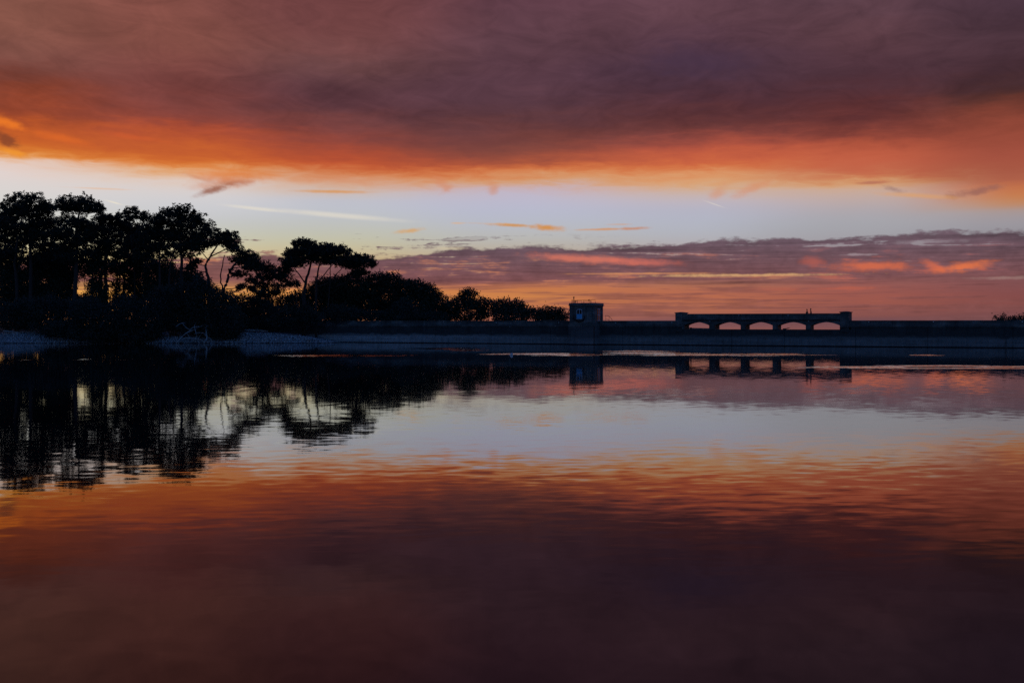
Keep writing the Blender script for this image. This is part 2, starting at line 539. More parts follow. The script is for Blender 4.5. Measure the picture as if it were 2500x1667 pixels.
M_board = simple("pale_blue_board", (0.10, 0.55, 0.98), 0.6, 0, 0.12, 3.0)
M_frame = simple("painted_frame", (0.55, 0.62, 0.7), 0.6, 0, 0.15)
M_glass, _g, _b, _ = mat_base("dark_glass")
_b.inputs['Base Color'].default_value = (0.01, 0.01, 0.012, 1)
_b.inputs['Roughness'].default_value = 0.12
_b.inputs['Specular IOR Level'].default_value = 0.25
M_bark = simple("pine_bark", (0.055, 0.04, 0.032), 0.9, 0, 0.5, 3.0)
M_greybark = simple("grey_dead_bark", (0.085, 0.082, 0.08), 0.9, 0, 0.4, 3.0)
M_drift = simple("bleached_driftwood", (0.40, 0.385, 0.375), 0.85, 0, 0.4, 4.0)
M_needle = simple("pine_needles", (0.022, 0.034, 0.02), 0.7, 0, 0.5, 0.8)
M_leaf = simple("broad_leaves", (0.03, 0.046, 0.024), 0.7, 0, 0.55, 0.6)
M_scrub = simple("scrub_leaves", (0.034, 0.048, 0.034), 0.75, 0, 0.6, 0.7)

# ------------------------------------------------------------------ water
m, gg, bs, (wx, wy, wz) = mat_base("lake_water")
bs.inputs['Base Color'].default_value = (0.004, 0.006, 0.008, 1)
bs.inputs['Roughness'].default_value = 0.03
bs.inputs['IOR'].default_value = 1.333
# slopes of the ripples, taken straight from noise so that they hold at every distance
cr = math.cos(0.10)
sr = math.sin(0.10)
rx = wx * cr + wy * sr
ry = wy * cr - wx * sr
a1 = gg.sep(gg.noise(gg.vec(rx * 0.95, ry * 2.3), 1.0, 1.2, 0.5, 0.2, color=True))
a2 = gg.sep(gg.noise(gg.vec(rx * 0.11 + 7.0, ry * 0.42), 1.0, 2.0, 0.5, color=True))
a3 = gg.sep(gg.noise(gg.vec(wx * 1.9 - wy * 0.5, wy * 4.6 + 3.0), 1.0, 2.0, 0.55, color=True))
patch = gg.noise(gg.vec(wx * 0.018 + 1.7, wy * 0.055), 1.0, 3.0, 0.55)
calm = gg.smooth(0.36, 0.66, patch)
amp = 0.5 + calm * 0.65
near = gg.smooth(12.5, 20.0, wy) * 0.75 + 0.25       # sheltered, nearly flat water by the near bank
amp = amp * near * (0.85 + gg.smooth(30.0, 20.0, wy) * 0.75)
# cat's paws: narrow wind-ruffled streaks out on the water
paw = None
for (px0, px1, py, thick) in [(600, 1055, 868, 2.2), (1000, 1175, 851, 2.6), (1090, 1190, 855, 1.6), (1200, 1420, 864, 2.4), (1290, 1480, 866, 3.0), (1470, 1700, 862, 3.0), (1560, 1960, 866, 2.4),
                              (1480, 1640, 857, 1.6), (1780, 1960, 864, 2.0), (2225, 2302, 867, 1.6), (1980, 2260, 896, 3.2), (2100, 2560, 894, 2.4), (2200, 2600, 899, 2.0), (10, 70, 880, 2.0), (180, 225, 877, 2.0), (290, 345, 877, 2.0), (370, 420, 876, 1.8)]:
    Yc = CAMZ * F / (py - HZ)
    Xa, Xb = (px0 - 1250) / F * Yc, (px1 - 1250) / F * Yc
    dth = thick / (CAMZ * F / Yc ** 2)
    mp = gg.new('ShaderNodeMapping', vector_type='TEXTURE')
    gg.put(mp.inputs['Vector'], gg.vec(wx, wy, 0.0))
    mp.inputs['Location'].default_value = ((Xa + Xb) / 2, Yc, 0)
    mp.inputs['Scale'].default_value = ((Xb - Xa) / 2, dth, 1)
    mp.inputs['Rotation'].default_value = (0, 0, -0.02)
    ln = gg.new('ShaderNodeVectorMath', operation='LENGTH')
    m.node_tree.links.new(mp.outputs[0], ln.inputs[0])
    q = gg.smooth(1.1, 0.5, E(gg, ln.outputs['Value']) + (a2[2] - 0.5) * 2.4)
    paw = q if paw is None else gg.math('MAXIMUM', paw, q)
sx = (a1[0] - 0.5) * amp * 0.012 + (a2[0] - 0.5) * 0.003 + (a3[0] - 0.5) * amp * 0.010 + (a3[1] - 0.5) * paw * 0.10
sy = (a1[1] - 0.5) * amp * 0.019 + (a2[1] - 0.5) * 0.0035 + (a3[1] - 0.5) * amp * 0.010 + ((a3[2] - 0.5) * 0.22 - 0.05) * paw
nv = gg.new('ShaderNodeVectorMath', operation='NORMALIZE')
gg.put(nv.inputs[0], gg.vec(sx, sy, 1.0))
m.node_tree.links.new(nv.outputs[0], bs.inputs['Normal'])
M_water = m

back = DAM0 + ND * -1.5
wl = back + TD * -60
wr = back + TD * 150
me = bpy.data.meshes.new("water")
me.from_pydata([(-420, -6, 0), (420, -6, 0), (420, wr.y, 0), (wr.x, wr.y, 0), (wl.x, wl.y, 0), (-420, wl.y, 0)], [], [(0, 1, 2, 3, 4, 5)])
tag(link("water", me, M_water), kind="structure")

# the estuary far below the dam, out to the horizon
m, gg, bs, (x, y, z) = mat_base("estuary_water")
bs.inputs['Base Color'].default_value = (0.03, 0.03, 0.035, 1)
bs.inputs['Roughness'].default_value = 0.02
ex = gg.sep(gg.noise(gg.vec(x * 0.02, y * 0.02), 1.0, 3.0, 0.6, color=True))
nv = gg.new('ShaderNodeVectorMath', operation='NORMALIZE')
gg.put(nv.inputs[0], gg.vec((ex[0] - 0.5) * 0.002, (ex[1] - 0.5) * 0.002, 1.0))
m.node_tree.links.new(nv.outputs[0], bs.inputs['Normal'])
me = bpy.data.meshes.new("sea")
me.from_pydata([(-30000, 215, -16), (30000, 215, -16), (30000, 50000, -16), (-30000, 50000, -16)], [], [(0, 1, 2, 3)])
tag(link("sea", me, m), kind="structure")

# ------------------------------------------------------------------ terrain
YS = CAMZ * F / 49.0          # distance of the left shoreline


def vnoise(X, Y, sc_, seed=0):
    """cheap smooth value noise for arrays"""
    x, y = X / sc_ + seed * 17.3, Y / sc_ + seed * 5.1
    xi, yi = np.floor(x), np.floor(y)
    xf, yf = x - xi, y - yi
    xf, yf = xf * xf * (3 - 2 * xf), yf * yf * (3 - 2 * yf)

    def h(a, b):
        v = np.sin(a * 127.1 + b * 311.7 + seed * 74.7) * 43758.5453
        return v - np.floor(v)
    return (h(xi, yi) * (1 - xf) + h(xi + 1, yi) * xf) * (1 - yf) + (h(xi, yi + 1) * (1 - xf) + h(xi + 1, yi + 1) * xf) * yf - 0.5


def ground_z(X, Y):
    X = np.asarray(X, dtype=float)
    Y = np.asarray(Y, dtype=float)
    ysh = YS + vnoise(X, X * 0, 9.0, 2) * 1.6 + vnoise(X, X * 0, 3.0, 3) * 0.5
    s1 = Y - ysh
    s2 = ((-33.8 - X) * 0.42 + (Y - 192.7) * 0.06)
    s = np.minimum(s1, s2)
    z = np.where(s < 0, s * 0.35, 2.15 * (1 - np.exp(-np.maximum(s, 0) / 3.6)) + 0.035 * np.maximum(s - 6, 0))
    z = np.minimum(z, 3.4) + np.where(s > 0.5, vnoise(X, Y, 2.5, 5) * 0.22 + vnoise(X, Y, 7, 6) * 0.3, 0)
    z = np.maximum(z, -3.0)
    # behind the dam
    q = -((X - DAM0.x) * ND.x + (Y - DAM0.y) * ND.y)
    sd = (X - DAM0.x) * TD.x + (Y - DAM0.y) * TD.y
    k = np.clip((sd - 36) / 8, 0, 1)
    k2 = np.clip((sd - 82) / 8, 0, 1)
    zb = 2.5 * (1 - k) + -15.5 * k
    zb = zb * (1 - k2) + 2.3 * k2
    far = np.clip((Y - 265) / 40, 0, 1)
    zb = zb * (1 - far) - 17.0 * far
    zb = zb + vnoise(X, Y, 6, 8) * 0.4
    f = np.clip((q - 1.8) / 0.8, 0, 1)
    left = X < -60
    zz = z * (1 - f) + np.where(left, np.maximum(z * (1 - far) - 17 * far, zb), zb) * f
    return zz


gx = np.arange(-190, 131, 1.0)
gy = np.concatenate([np.arange(150, 216, 1.0), np.arange(216, 330, 3.0)])
GX, GY = np.meshgrid(gx, gy)
GZ = ground_z(GX, GY)
nx, ny = len(gx), len(gy)
idx = np.arange(nx * ny).reshape(ny, nx)
Q = np.stack([idx[:-1, :-1], idx[:-1, 1:], idx[1:, 1:], idx[1:, :-1]], -1).reshape(-1, 4)
m, gg, bs, (x, y, z) = mat_base("bank_earth")
n1 = gg.noise(gg.vec(x * 3.0, y * 3.0), 1.0, 4.0, 0.7)
n2 = gg.noise(gg.vec(x * 0.4, y * 0.4), 1.0, 3.0, 0.6)
shingle = gg.smooth(2.15, 1.75, z + (n2 - 0.5) * 1.2)
gravelc = gg.ramp(n1, [(0.34, (0.06, 0.06, 0.06, 1)), (0.5, (0.3, 0.3, 0.3, 1)), (0.66, (0.6, 0.6, 0.6, 1))])
earth = gg.mix(n2, (0.05, 0.04, 0.028, 1), (0.11, 0.085, 0.055, 1))
gg.put(bs.inputs['Base Color'], gg.mix(gg.smooth(0.14, 0.06, z), gg.mix(shingle, earth, gravelc), (0.012, 0.012, 0.012, 1)))
bs.inputs['Roughness'].default_value = 0.95
o = link("ground", np_mesh("ground", np.stack([GX, GY, GZ], -1).reshape(-1, 3), Q), m, smooth=True)
tag(o, kind="structure")

# near bank under and behind the photographer
me = bpy.data.meshes.new("near_bank")
me.from_pydata([(-420, -300, 3.0), (420, -300, 3.0), (420, -7, 2.2), (-420, -7, 2.2), (420, -2.5, -0.8), (-420, -2.5, -0.8)], [], [(0, 1, 2, 3), (3, 2, 4, 5)])
tag(link("near_bank", me, m), kind="structure")

# shingle: pebbles strewn over the beach
N = 15000
bx = nr.uniform(-98, -28, N)
by = YS - 2.0 + nr.beta(1.2, 1.8, N) * 11
bz = ground_z(bx, by)
keep = (bz > 0.0) & (bz < 2.1)
bx, by, bz = bx[keep], by[keep], bz[keep]
N = len(bx)
octa = np.array([(1, 0, 0), (0, 1, 0), (-1, 0, 0), (0, -1, 0), (0, 0, 1), (0, 0, -1)], float)
oct_f = np.array([(0, 1, 4), (1, 2, 4), (2, 3, 4), (3, 0, 4), (1, 0, 5), (2, 1, 5), (3, 2, 5), (0, 3, 5)])
rad = np.exp(nr.normal(-2.35, 0.42, N)).clip(0.04, 0.32)
V = octa[None] * nr.uniform(0.6, 1.3, (N, 6, 1)) * rad[:, None, None] * np.array([1.2, 1.2, 0.7])
V = V + np.stack([bx, by, bz + rad * 0.25], -1)[:, None, :]
Fc = (oct_f[None] + (np.arange(N) * 6)[:, None, None]).reshape(-1, 3)
m, gg, bs, (x, y, z) = mat_base("beach_pebbles")
oi = gg.noise(gg.vec(x * 4.0 + z, y * 4.0), 1.0, 2.0, 0.7)
gg.put(bs.inputs['Base Color'], gg.ramp(oi, [(0.34, (0.05, 0.05, 0.05, 1)), (0.48, (0.3, 0.3, 0.3, 1)), (0.62, (0.75, 0.75, 0.73, 1))]))
bs.inputs['Roughness'].default_value = 0.8
o = link("pebbles", np_mesh("pebbles", V.reshape(-1, 3), Fc), m)
tag(o, "pale pebbles strewn over the shingle beach below the pines", "pebbles", kind="stuff")

# ------------------------------------------------------------------ dam
SB0, SB1 = dam_s(1651), dam_s(2078)           # spillway bridge
dam = empty("dam_wall", tuple(DAM0), DAM_RZ)
tag(dam, "long weathered concrete dam wall with parapet and pale waterline band", "dam")
# local axes: x along the dam, -y towards the reservoir
S_L, S_R = -62.0, 128.0


def dam_panels():
    joints = [S_L]
    x = S_L
    known = sorted([dam_s(p) for p in (932, 1063, 1199, 1344, 1520, 1786, 1915, 2089, 2265, 2473)])
    allj = [dam_s(932) - 10.2 * i for i in range(1, 5)] + known + [known[-1] + 11 * i for i in range(1, 4)]
    allj = sorted(j for j in allj if S_L + 1 < j < S_R - 1)
    return [S_L] + allj + [S_R]


jn = dam_panels()
g2 = 0.025
ZW, ZSILL = 3.06, 2.62
for a, b in zip(jn[:-1], jn[1:]):
    # a face panel is lower where the spillway sill runs under the bridge
    cuts = [a] + [c for c in (SB0, SB1) if a < c < b] + [b]
    mb = MB()
    for c0, c1 in zip(cuts[:-1], cuts[1:]):
        mid = (c0 + c1) / 2
        top = ZSILL if SB0 < mid < SB1 else ZW
        mb.box(c0 + (g2 if c0 == a else 0), c1 - (g2 if c1 == b else 0), 0, 0.9, -3.2, top)
    mb.build("face_panel", M_wall, dam)
mb = MB()
for c0, c1, top in ((S_L, SB0, 3.0), (SB0, SB1, ZSILL - 0.012), (SB1, S_R, 3.0)):
    mb.box(c0, c1, 0.903, 4.2, -3.2, top)
mb.box(S_L, S_R, 4.203, 6.0, -18, 1.0)
mb.build("core", M_wall, dam)
# string course under the parapet, parapet blocks, coping stones
for c0, c1 in ((S_L, SB0 - 0.125), (SB1 - 0.295, S_R)):
    mb = MB()
    mb.box(c0, c1, -0.13, 0.5, 3.062, 3.20)
    mb.box(c0, c1, -0.06, 0.5, 2.94, 3.059)
    mb.build("string_course", M_string, dam)
    n = max(1, round((c1 - c0) / 3.15))
    L = (c1 - c0) / n
    for i in range(n):
        x0, x1 = c0 + i * L + 0.012, c0 + (i + 1) * L - 0.012
        jz = rnd.uniform(-0.004, 0.004)
        MB().box(x0, x1, 0.05 + jz, 0.38 + jz, 3.203, 3.91).build("parapet_block", M_para, dam)
        MB().box(x0, x1, -0.02 + jz, 0.45, 3.913, 4.03 + rnd.uniform(-0.008, 0.006)).build("coping_stone", M_cope, dam)
    MB().box(c0, c1, 3.6, 3.9, 3.003, 3.98).build("rear_parapet", M_para, dam)
# wider piers that break the parapet line
for pxa, pxb, zt in ((797, 830, 4.10), (1052, 1080, 4.12), (1330, 1360, 4.12)):
    x0, x1 = dam_s(pxa), dam_s(pxb)
    pr = MB().box(x0, x1, -0.06, 0.52, 3.21, zt - 0.1).build("parapet_pier", M_para, dam)
    MB().box(x0 - 0.08, x1 + 0.08, -0.14, 0.6, zt - 0.097, zt).build("cap", M_cope, pr)

# ------------------------------------------------------------------ spillway bridge
br = empty("spillway_bridge", tuple(DAM0), DAM_RZ)
tag(br, "five-arched concrete footbridge over the spillway, raised above the dam wall", "bridge")
open_px = [(1670, 1731), (1745, 1808), (1820, 1886), (1898, 1967), (1979, 2050)]
opens = [(dam_s(a), dam_s(b)) for a, b in open_px]
ZDECK, ZSPR, ZAPX, ZTOP = 4.08, 3.26, 3.76, 5.13
BY0, BY1 = 0.06, 3.3
edges = [SB0 + 0.3] + [v for o_ in opens for v in o_] + [SB1 - 0.3]


def arch_band(y0, y1, name):
    V, Fq = [], []

    def col_(x, zb):
        b = len(V)
        V.extend([(x, y0, zb), (x, y0, ZDECK), (x, y1, ZDECK), (x, y1, zb)])
        return b
    cols = []
    cur = edges[0]
    cols.append((edges[0], ZSPR))
    for (a, b) in opens:
        for i in range(21):
            t = i / 20
            z = ZSPR + (ZAPX - ZSPR) * (1 - (2 * t - 1) ** 2)
            cols.append((a + (b - a) * t, z))
    cols.append((edges[-1], ZSPR))
    ids = [col_(x, z) for x, z in cols]
    for i, j in zip(ids[:-1], ids[1:]):
        for k in range(4):
            k2 = (k + 1) % 4
            Fq.append((i + k, j + k, j + k2, i + k2))
    Fq.append((ids[0], ids[0] + 1, ids[0] + 2, ids[0] + 3))
    Fq.append((ids[-1] + 3, ids[-1] + 2, ids[-1] + 1, ids[-1]))
    mb = MB()
    mb.v, mb.f = V, [list(q) for q in Fq]
    return mb.build(name, M_para, br)


arch_band(BY0, BY1, "arch_ring_wall")
pier_spans = [(edges[0], opens[0][0])] + [(opens[i][1], opens[i + 1][0]) for i in range(4)] + [(opens[4][1], edges[-1])]
for (a, b) in pier_spans:
    MB().box(a, b, BY0 - 0.03, BY1 + 0.03, ZSILL + 0.001, ZSPR - 0.003).build("pier", M_para, br)
    MB().box(a + 0.1, b - 0.1, BY0 - 0.16, BY0 - 0.032, ZSILL + 0.001, ZSPR + 0.28).build("cutwater", M_para, br)
# dark string and drain pipe that follow the deck line and turn down at both ends
pts = [(SB0 + 0.95, -0.02, 3.35), (SB0 + 0.95, -0.02, 3.9), (SB0 + 1.15, -0.02, 4.06), (SB1 - 1.15, -0.02, 4.06), (SB1 - 0.95, -0.02, 3.9), (SB1 - 0.95, -0.02, 3.5)]
MB().tube(pts, 0.06, 8).build("drain_pipe", M_dark, br)
MB().box(SB0 + 0.32, SB1 - 0.32, -0.05, 0.45, ZDECK + 0.06, ZDECK + 0.17).build("string_course", M_para, br)
nb = 8
L = (SB1 - SB0 - 0.64) / nb
for i in range(nb):
    x0 = SB0 + 0.32 + i * L
    MB().box(x0 + 0.01, x0 + L - 0.01, 0.05, 0.36, ZDECK + 0.173, ZTOP - 0.12).build("parapet_block", M_para, br)
    MB().box(x0 + 0.01, x0 + L - 0.01, -0.02, 0.43, ZTOP - 0.117, ZTOP).build("coping_stone", M_cope, br)
MB().box(SB0 + 0.3, SB1 - 0.3, 0.45, BY1, ZDECK + 0.003, ZDECK + 0.06).build("deck", M_para, br)
MB().box(SB0 + 0.32, SB1 - 0.32, BY1 - 0.3, BY1, ZDECK + 0.063, ZTOP - 0.03).build("rear_parapet", M_para, br)
for (x0, x1) in ((SB0 - 0.12, SB0 + 1.0), (SB1 - 1.62, SB1 - 0.30)):
    pb = MB().box(x0, x1, -0.18, 3.45, 3.0, 5.26).build("end_pier", M_para, br, bevel=0.02)
    cp = MB()
    b = len(cp.v)
    xm0, xm1 = x0 - 0.12, x1 + 0.12
    cp.box(xm0, xm1, -0.3, 3.57, 5.263, 5.36)
    cp.v += [(xm0, -0.3, 5.363), (xm1, -0.3, 5.363), (xm1, 3.57, 5.363), (xm0, 3.57, 5.363), (x0 + 0.4, 1.6, 5.46), (x1 - 0.4, 1.6, 5.46)]
    b += 8
    cp.f += [[b, b + 1, b + 5, b + 4], [b + 1, b + 2, b + 5], [b + 2, b + 3, b + 4, b + 5], [b + 3, b, b + 4]]
    cp.build("pier_cap", M_cope, pb)
    MB().box(x0 + 0.25, x1 - 0.25, -0.215, -0.183, 3.3, 5.0).build("panel", M_para, pb)
    MB().box(x0, x1, -0.10, 3.5, 2.2, 2.997).build("pier_footing", M_wall, br)

# ------------------------------------------------------------------ valve tower
tw = empty("valve_tower", tuple(DAM0), DAM_RZ)
tag(tw, "square concrete valve tower with flat roof standing against the dam in the water", "tower")
T_OUT = 2.2                                   # how far it stands out into the water
tx0 = dam_s(1390, T_OUT)
TWID, TDEP = 4.55, 4.3
tx1 = tx0 + TWID
ty0, ty1 = -T_OUT, -T_OUT + TDEP
MB().box(tx0 - 0.12, tx1 + 0.12, ty0 - 0.12, -0.003, -3.2, 3.02).build("shaft", M_shaft, tw)
MB().box(tx0 - 0.2, tx1 + 0.2, ty0 - 0.2, ty1 + 0.1, 3.207, 3.40).build("base_ledge", M_tower, tw)
MB().box(tx0 - 0.16, tx1 + 0.16, ty0 - 0.16, -0.14, 3.023, 3.204).build("corbel", M_tower, tw)
MB().box(tx0 + 0.1, tx1 - 0.1, ty0 + 0.1, ty1 - 0.1, 3.403, 6.42).build("wall", M_tower, tw)
ZC = 6.42
for (x0, x1) in ((tx0, tx0 + 0.75), (tx0 + 2.62, tx0 + 2.95), (tx1 - 0.4, tx1)):
    MB().box(x0, x1, ty0, ty0 + 0.097, 3.403, ZC).build("pilaster", M_tower, tw)
for (y0, y1) in ((ty0 + 0.1, ty0 + 0.75), (ty1 - 0.75, ty1 - 0.1)):
    MB().box(tx1 - 0.097, tx1 - 0.001, y0, y1, 3.403, ZC).build("pilaster", M_tower, tw)
    MB().box(tx0 + 0.001, tx0 + 0.097, y0, y1, 3.403, ZC).build("pilaster", M_tower, tw)
MB().box(tx0 - 0.02, tx1 + 0.02, ty0 - 0.02, ty1 + 0.02, ZC + 0.002, ZC + 0.14).build("frieze", M_tower, tw)
MB().box(tx0 - 0.16, tx1 + 0.16, ty0 - 0.16, ty1 + 0.16, ZC + 0.143, ZC + 0.26).build("cornice", M_tower, tw, bevel=0.02)
MB().box(tx0 - 0.06, tx1 + 0.06, ty0 - 0.06, ty1 + 0.06, ZC + 0.263, 7.0).build("roof_parapet", M_tower, tw)
MB().box(tx0 + 3.05, tx1 - 0.5, ty0 + 0.06, ty0 + 0.098, 3.7, 6.15).build("wall_panel", M_tower, tw)


def arched(x0, x1, z0, z1, rise, y0, y1, inner=None, n=10):
    """arched plate, or an arched ring when inner is the frame width"""
    mb = MB()

    def outline(a, b, c, d, r):
        pts = [(a, c), (b, c)]
        for i in range(n + 1):
            t = i / n
            x = b + (a - b) * t
            pts.append((x, d - r + r * (1 - (2 * t - 1) ** 2)))
        return pts
    o = outline(x0, x1, z0, z1, rise)
    k = len(o)
    if inner is None:
        mb.v = [(x, y0, z) for x, z in o] + [(x, y1, z) for x, z in o]
        mb.f = [list(range(k)), list(range(k, 2 * k))[::-1]] + [[i, (i + 1) % k, k + (i + 1) % k, k + i] for i in range(k)]
    else:
        q = outline(x0 + inner, x1 - inner, z0 + inner, z1 - inner, rise)
        mb.v = [(x, y0, z) for x, z in o] + [(x, y0, z) for x, z in q] + [(x, y1, z) for x, z in o] + [(x, y1, z) for x, z in q]
        for i in range(k):
            j = (i + 1) % k
            mb.f += [[i, j, k + j, k + i], [2 * k + i, 3 * k + i, 3 * k + j, 2 * k + j], [i, 2 * k + i, 2 * k + j, j], [k + i, k + j, 3 * k + j, 3 * k + i]]
    return mb


# the arched window with its lower half boarded over
wx0, wx1 = tx0 + 1.28, tx0 + 2.30
wz0, wz1 = 4.30, 6.02
win = arched(wx0, wx1, wz0, wz1, 0.22, ty0 + 0.02, ty0 + 0.097, 0.09).build("window", M_frame, tw)
wm = (wx0 + wx1) / 2
for (a, b) in ((wx0 + 0.06, wm - 0.04), (wm + 0.04, wx1 - 0.06)):
    MB().box(a, b, ty0 + 0.075, ty0 + 0.095, 5.16, 5.86).build("pane", M_glass, win)
MB().box(wm - 0.045, wm + 0.045, ty0 + 0.03, ty0 + 0.09, 5.14, 5.93).build("mullion", M_frame, win)
MB().box(wx0 + 0.05, wm - 0.012, ty0 + 0.0, ty0 + 0.07, 4.34, 5.14).build("board", M_board, win)
MB().box(wm + 0.012, wx1 - 0.05, ty0 + 0.0, ty0 + 0.07, 4.40, 5.14).build("board", M_board, win)
MB().box(wx0 - 0.1, wx1 + 0.1, ty0 - 0.06, ty0 + 0.097, 4.20, 4.297).build("sill", M_tower, win)
# half-round iron cradle slung under the window
cr_pts = []
for i in range(13):
    t = math.pi + math.pi * i / 12
    cr_pts.append((wm + math.cos(t) * 0.98, ty0 - 0.08, 4.62 + math.sin(t) * 0.72))
cradle = MB().tube(cr_pts, 0.11, 8).build("hoist_cradle", M_dark, tw, smooth=True)
for sx_ in (-0.98, 0.98):
    MB().tube([(wm + sx_, ty0 - 0.08, 4.60), (wm + sx_, ty0 - 0.08, 4.95), (wm + sx_, ty0 + 0.05, 5.0)], 0.05, 6).build("cradle_arm", M_dark, cradle)
# tall cross-barred window on the right flank
sy0, sy1 = ty0 + 1.45, ty1 - 1.45
wn = MB()
wn.box(tx1 - 0.098, tx1 - 0.055, sy0, sy1, 4.0, 6.05)
sw = wn.build("window", M_glass, tw)
MB().box(tx1 - 0.052, tx1 - 0.012, (sy0 + sy1) / 2 - 0.07, (sy0 + sy1) / 2 + 0.07, 4.0, 6.05).build("mullion", M_frame, sw)
for zz in (4.0, 4.95, 5.98):
    MB().box(tx1 - 0.05, tx1 - 0.016, sy0, sy1, zz, zz + 0.09).build("transom", M_frame, sw)
MB().box(tx1 - 0.098, tx1 + 0.06, sy0 - 0.1, sy1 + 0.1, 3.86, 3.99).build("sill", M_tower, sw)
# roof rails
for (x0, x1, h, mid) in ((tx0 + 0.15, tx0 + 0.72, 0.48, False), (tx0 + 0.95, tx0 + 2.15, 0.36, True), (tx0 + 2.6, tx0 + 3.75, 0.36, True), (tx0 + 0.15, tx1 - 0.1, 0.50, False)):
    yy = ty0 + (0.25 if mid else 0.6)
    r = MB().tube([(x0, yy, 7.0), (x0, yy, 7.0 + h), (x1, yy, 7.0 + h), (x1, yy, 7.0)], 0.032, 6).build("roof_rail", M_rust, tw)
    if not mid:
        for xx in (x0 + (x1 - x0) * 0.25, x0 + (x1 - x0) * 0.5, x0 + (x1 - x0) * 0.82):
            MB().tube([(xx, yy, 6.99), (xx, yy, 7.0 + h)], 0.03, 6).build("rail_post", M_rust, r)
mast = MB().tube([(tx0 + 0.62, ty0 + 0.5, 6.99), (tx0 + 0.62, ty0 + 0.5, 7.75)], 0.045, 8).build("mast", M_dark, tw)
MB().tube([(tx0 + 0.62, ty0 + 0.5, 7.70), (tx0 + 0.62, ty0 + 0.5, 7.74), (tx0 + 0.62, ty0 + 0.5, 8.06), (tx0 + 0.62, ty0 + 0.5, 8.12)], [0.05, 0.1, 0.1, 0.03], 10).build("sensor_head", M_dark, mast)
MB().tube([(tx0 + 0.45, ty0 + 0.5, 7.45), (tx0 + 0.78, ty0 + 0.5, 7.5)], 0.04, 6).build("cross_arm", M_dark, mast)
fl = MB().tube([(tx0 + 1.02, ty0 + 0.3, 6.99), (tx0 + 1.02, ty0 + 0.3, 7.25)], 0.03, 6).build("floodlight", M_dark, tw)
MB().box(tx0 + 0.92, tx0 + 1.14, ty0 + 0.2, ty0 + 0.4, 7.22, 7.40).build("lamp_head", M_dark, fl)
dm = MB().tube([(tx0 + 3.35, ty0 + 0.6, 6.99), (tx0 + 3.35, ty0 + 0.6, 7.62)], 0.03, 6).build("antenna", M_dark, tw)
MB().tube([(tx0 + 3.2, ty0 + 0.6, 7.40), (tx0 + 3.28, ty0 + 0.55, 7.46), (tx0 + 3.40, ty0 + 0.55, 7.5)], [0.05, 0.12, 0.09], 8).build("antenna_head", M_dark, dm)
MB().tube([(tx1 - 0.05, ty0 - 0.18, 3.0), (tx1 - 0.05, ty0 - 0.18, 0.5), (tx1 - 0.05, ty0 - 0.18, -0.6)], 0.05, 8).build("down_pipe", M_rust, tw)

# quarter-round handrail beside the tower
hr = empty("curved_handrail", tuple(DAM0 + TD * dam_s(1480)), DAM_RZ)
tag(hr, "thin rusty quarter-round handrail on the dam right beside the valve tower", "handrail")
hp = [(-0.5, 0.9, 4.9)] + [(-0.35 + 1.15 * math.sin(t), 0.9, 3.75 + 1.15 * math.cos(t)) for t in [i * math.pi / 20 for i in range(11)]] + [(0.8, 0.9, 3.003)]
MB().tube(hp, 0.03, 6).build("top_rail", M_rust, hr)
MB().tube([(p[0] * 0.62 - 0.1, 0.9, 3.3 + (p[2] - 3.3) * 0.62) for p in hp[:-1]] + [(0.38, 0.9, 3.003)], 0.022, 6).build("lower_rail", M_rust, hr)
for xx, zt in ((-0.4, 4.88), (0.2, 4.73)):
    MB().tube([(xx, 0.9, 3.003), (xx, 0.9, zt)], 0.022, 6).build("post", M_rust, hr)

# ------------------------------------------------------------------ trees
def unit(a):
    return a / np.maximum(np.linalg.norm(a, axis=-1, keepdims=True), 1e-9)


def tufts(C, A, L, M=9, wid=0.16):
    """bottle-brush needle tufts at C (n,3) along A, length L (n,): diamond blades"""
    n = len(C)
    th = nr.uniform(0, 2 * math.pi, (n, M))
    ref = np.tile(np.array([0.31, 0.2, 0.93]), (n, 1))
    U = unit(np.cross(A, ref))
    W = np.cross(A, U)
    rad = U[:, None, :] * np.cos(th)[..., None] + W[:, None, :] * np.sin(th)[..., None]
    up = nr.uniform(0.25, 1.3, (n, M))[..., None]
    d = unit(A[:, None, :] * up + rad * 0.8)
    base = C[:, None, :] + A[:, None, :] * (nr.uniform(-0.2, 0.35, (n, M)) * L[:, None])[..., None]
    ln = (L[:, None] * nr.uniform(0.55, 1.0, (n, M)))[..., None]
    side = unit(np.cross(d, unit(nr.normal(size=(n, M, 3)))))
    w = ln * wid
    V = np.stack([base, base + d * ln * 0.5 + side * w, base + d * ln, base + d * ln * 0.5 - side * w], 2)
    return V.reshape(-1, 3)


def leaves(C, size):
    n = len(C)
    d = unit(nr.normal(size=(n, 3)))
    s = unit(np.cross(d, nr.normal(size=(n, 3))))
    ln = size[:, None]
    V = np.stack([C - d * ln * 0.5, C + s * ln * 0.32, C + d * ln * 0.5, C - s * ln * 0.32], 1)
    return V.reshape(-1, 3)


def quads(V):
    return np.arange(len(V)).reshape(-1, 4)


def bez(a, b, c, n=5):
    return [a * (1 - t) ** 2 + b * 2 * t * (1 - t) + c * t * t for t in [i / n for i in range(n + 1)]]


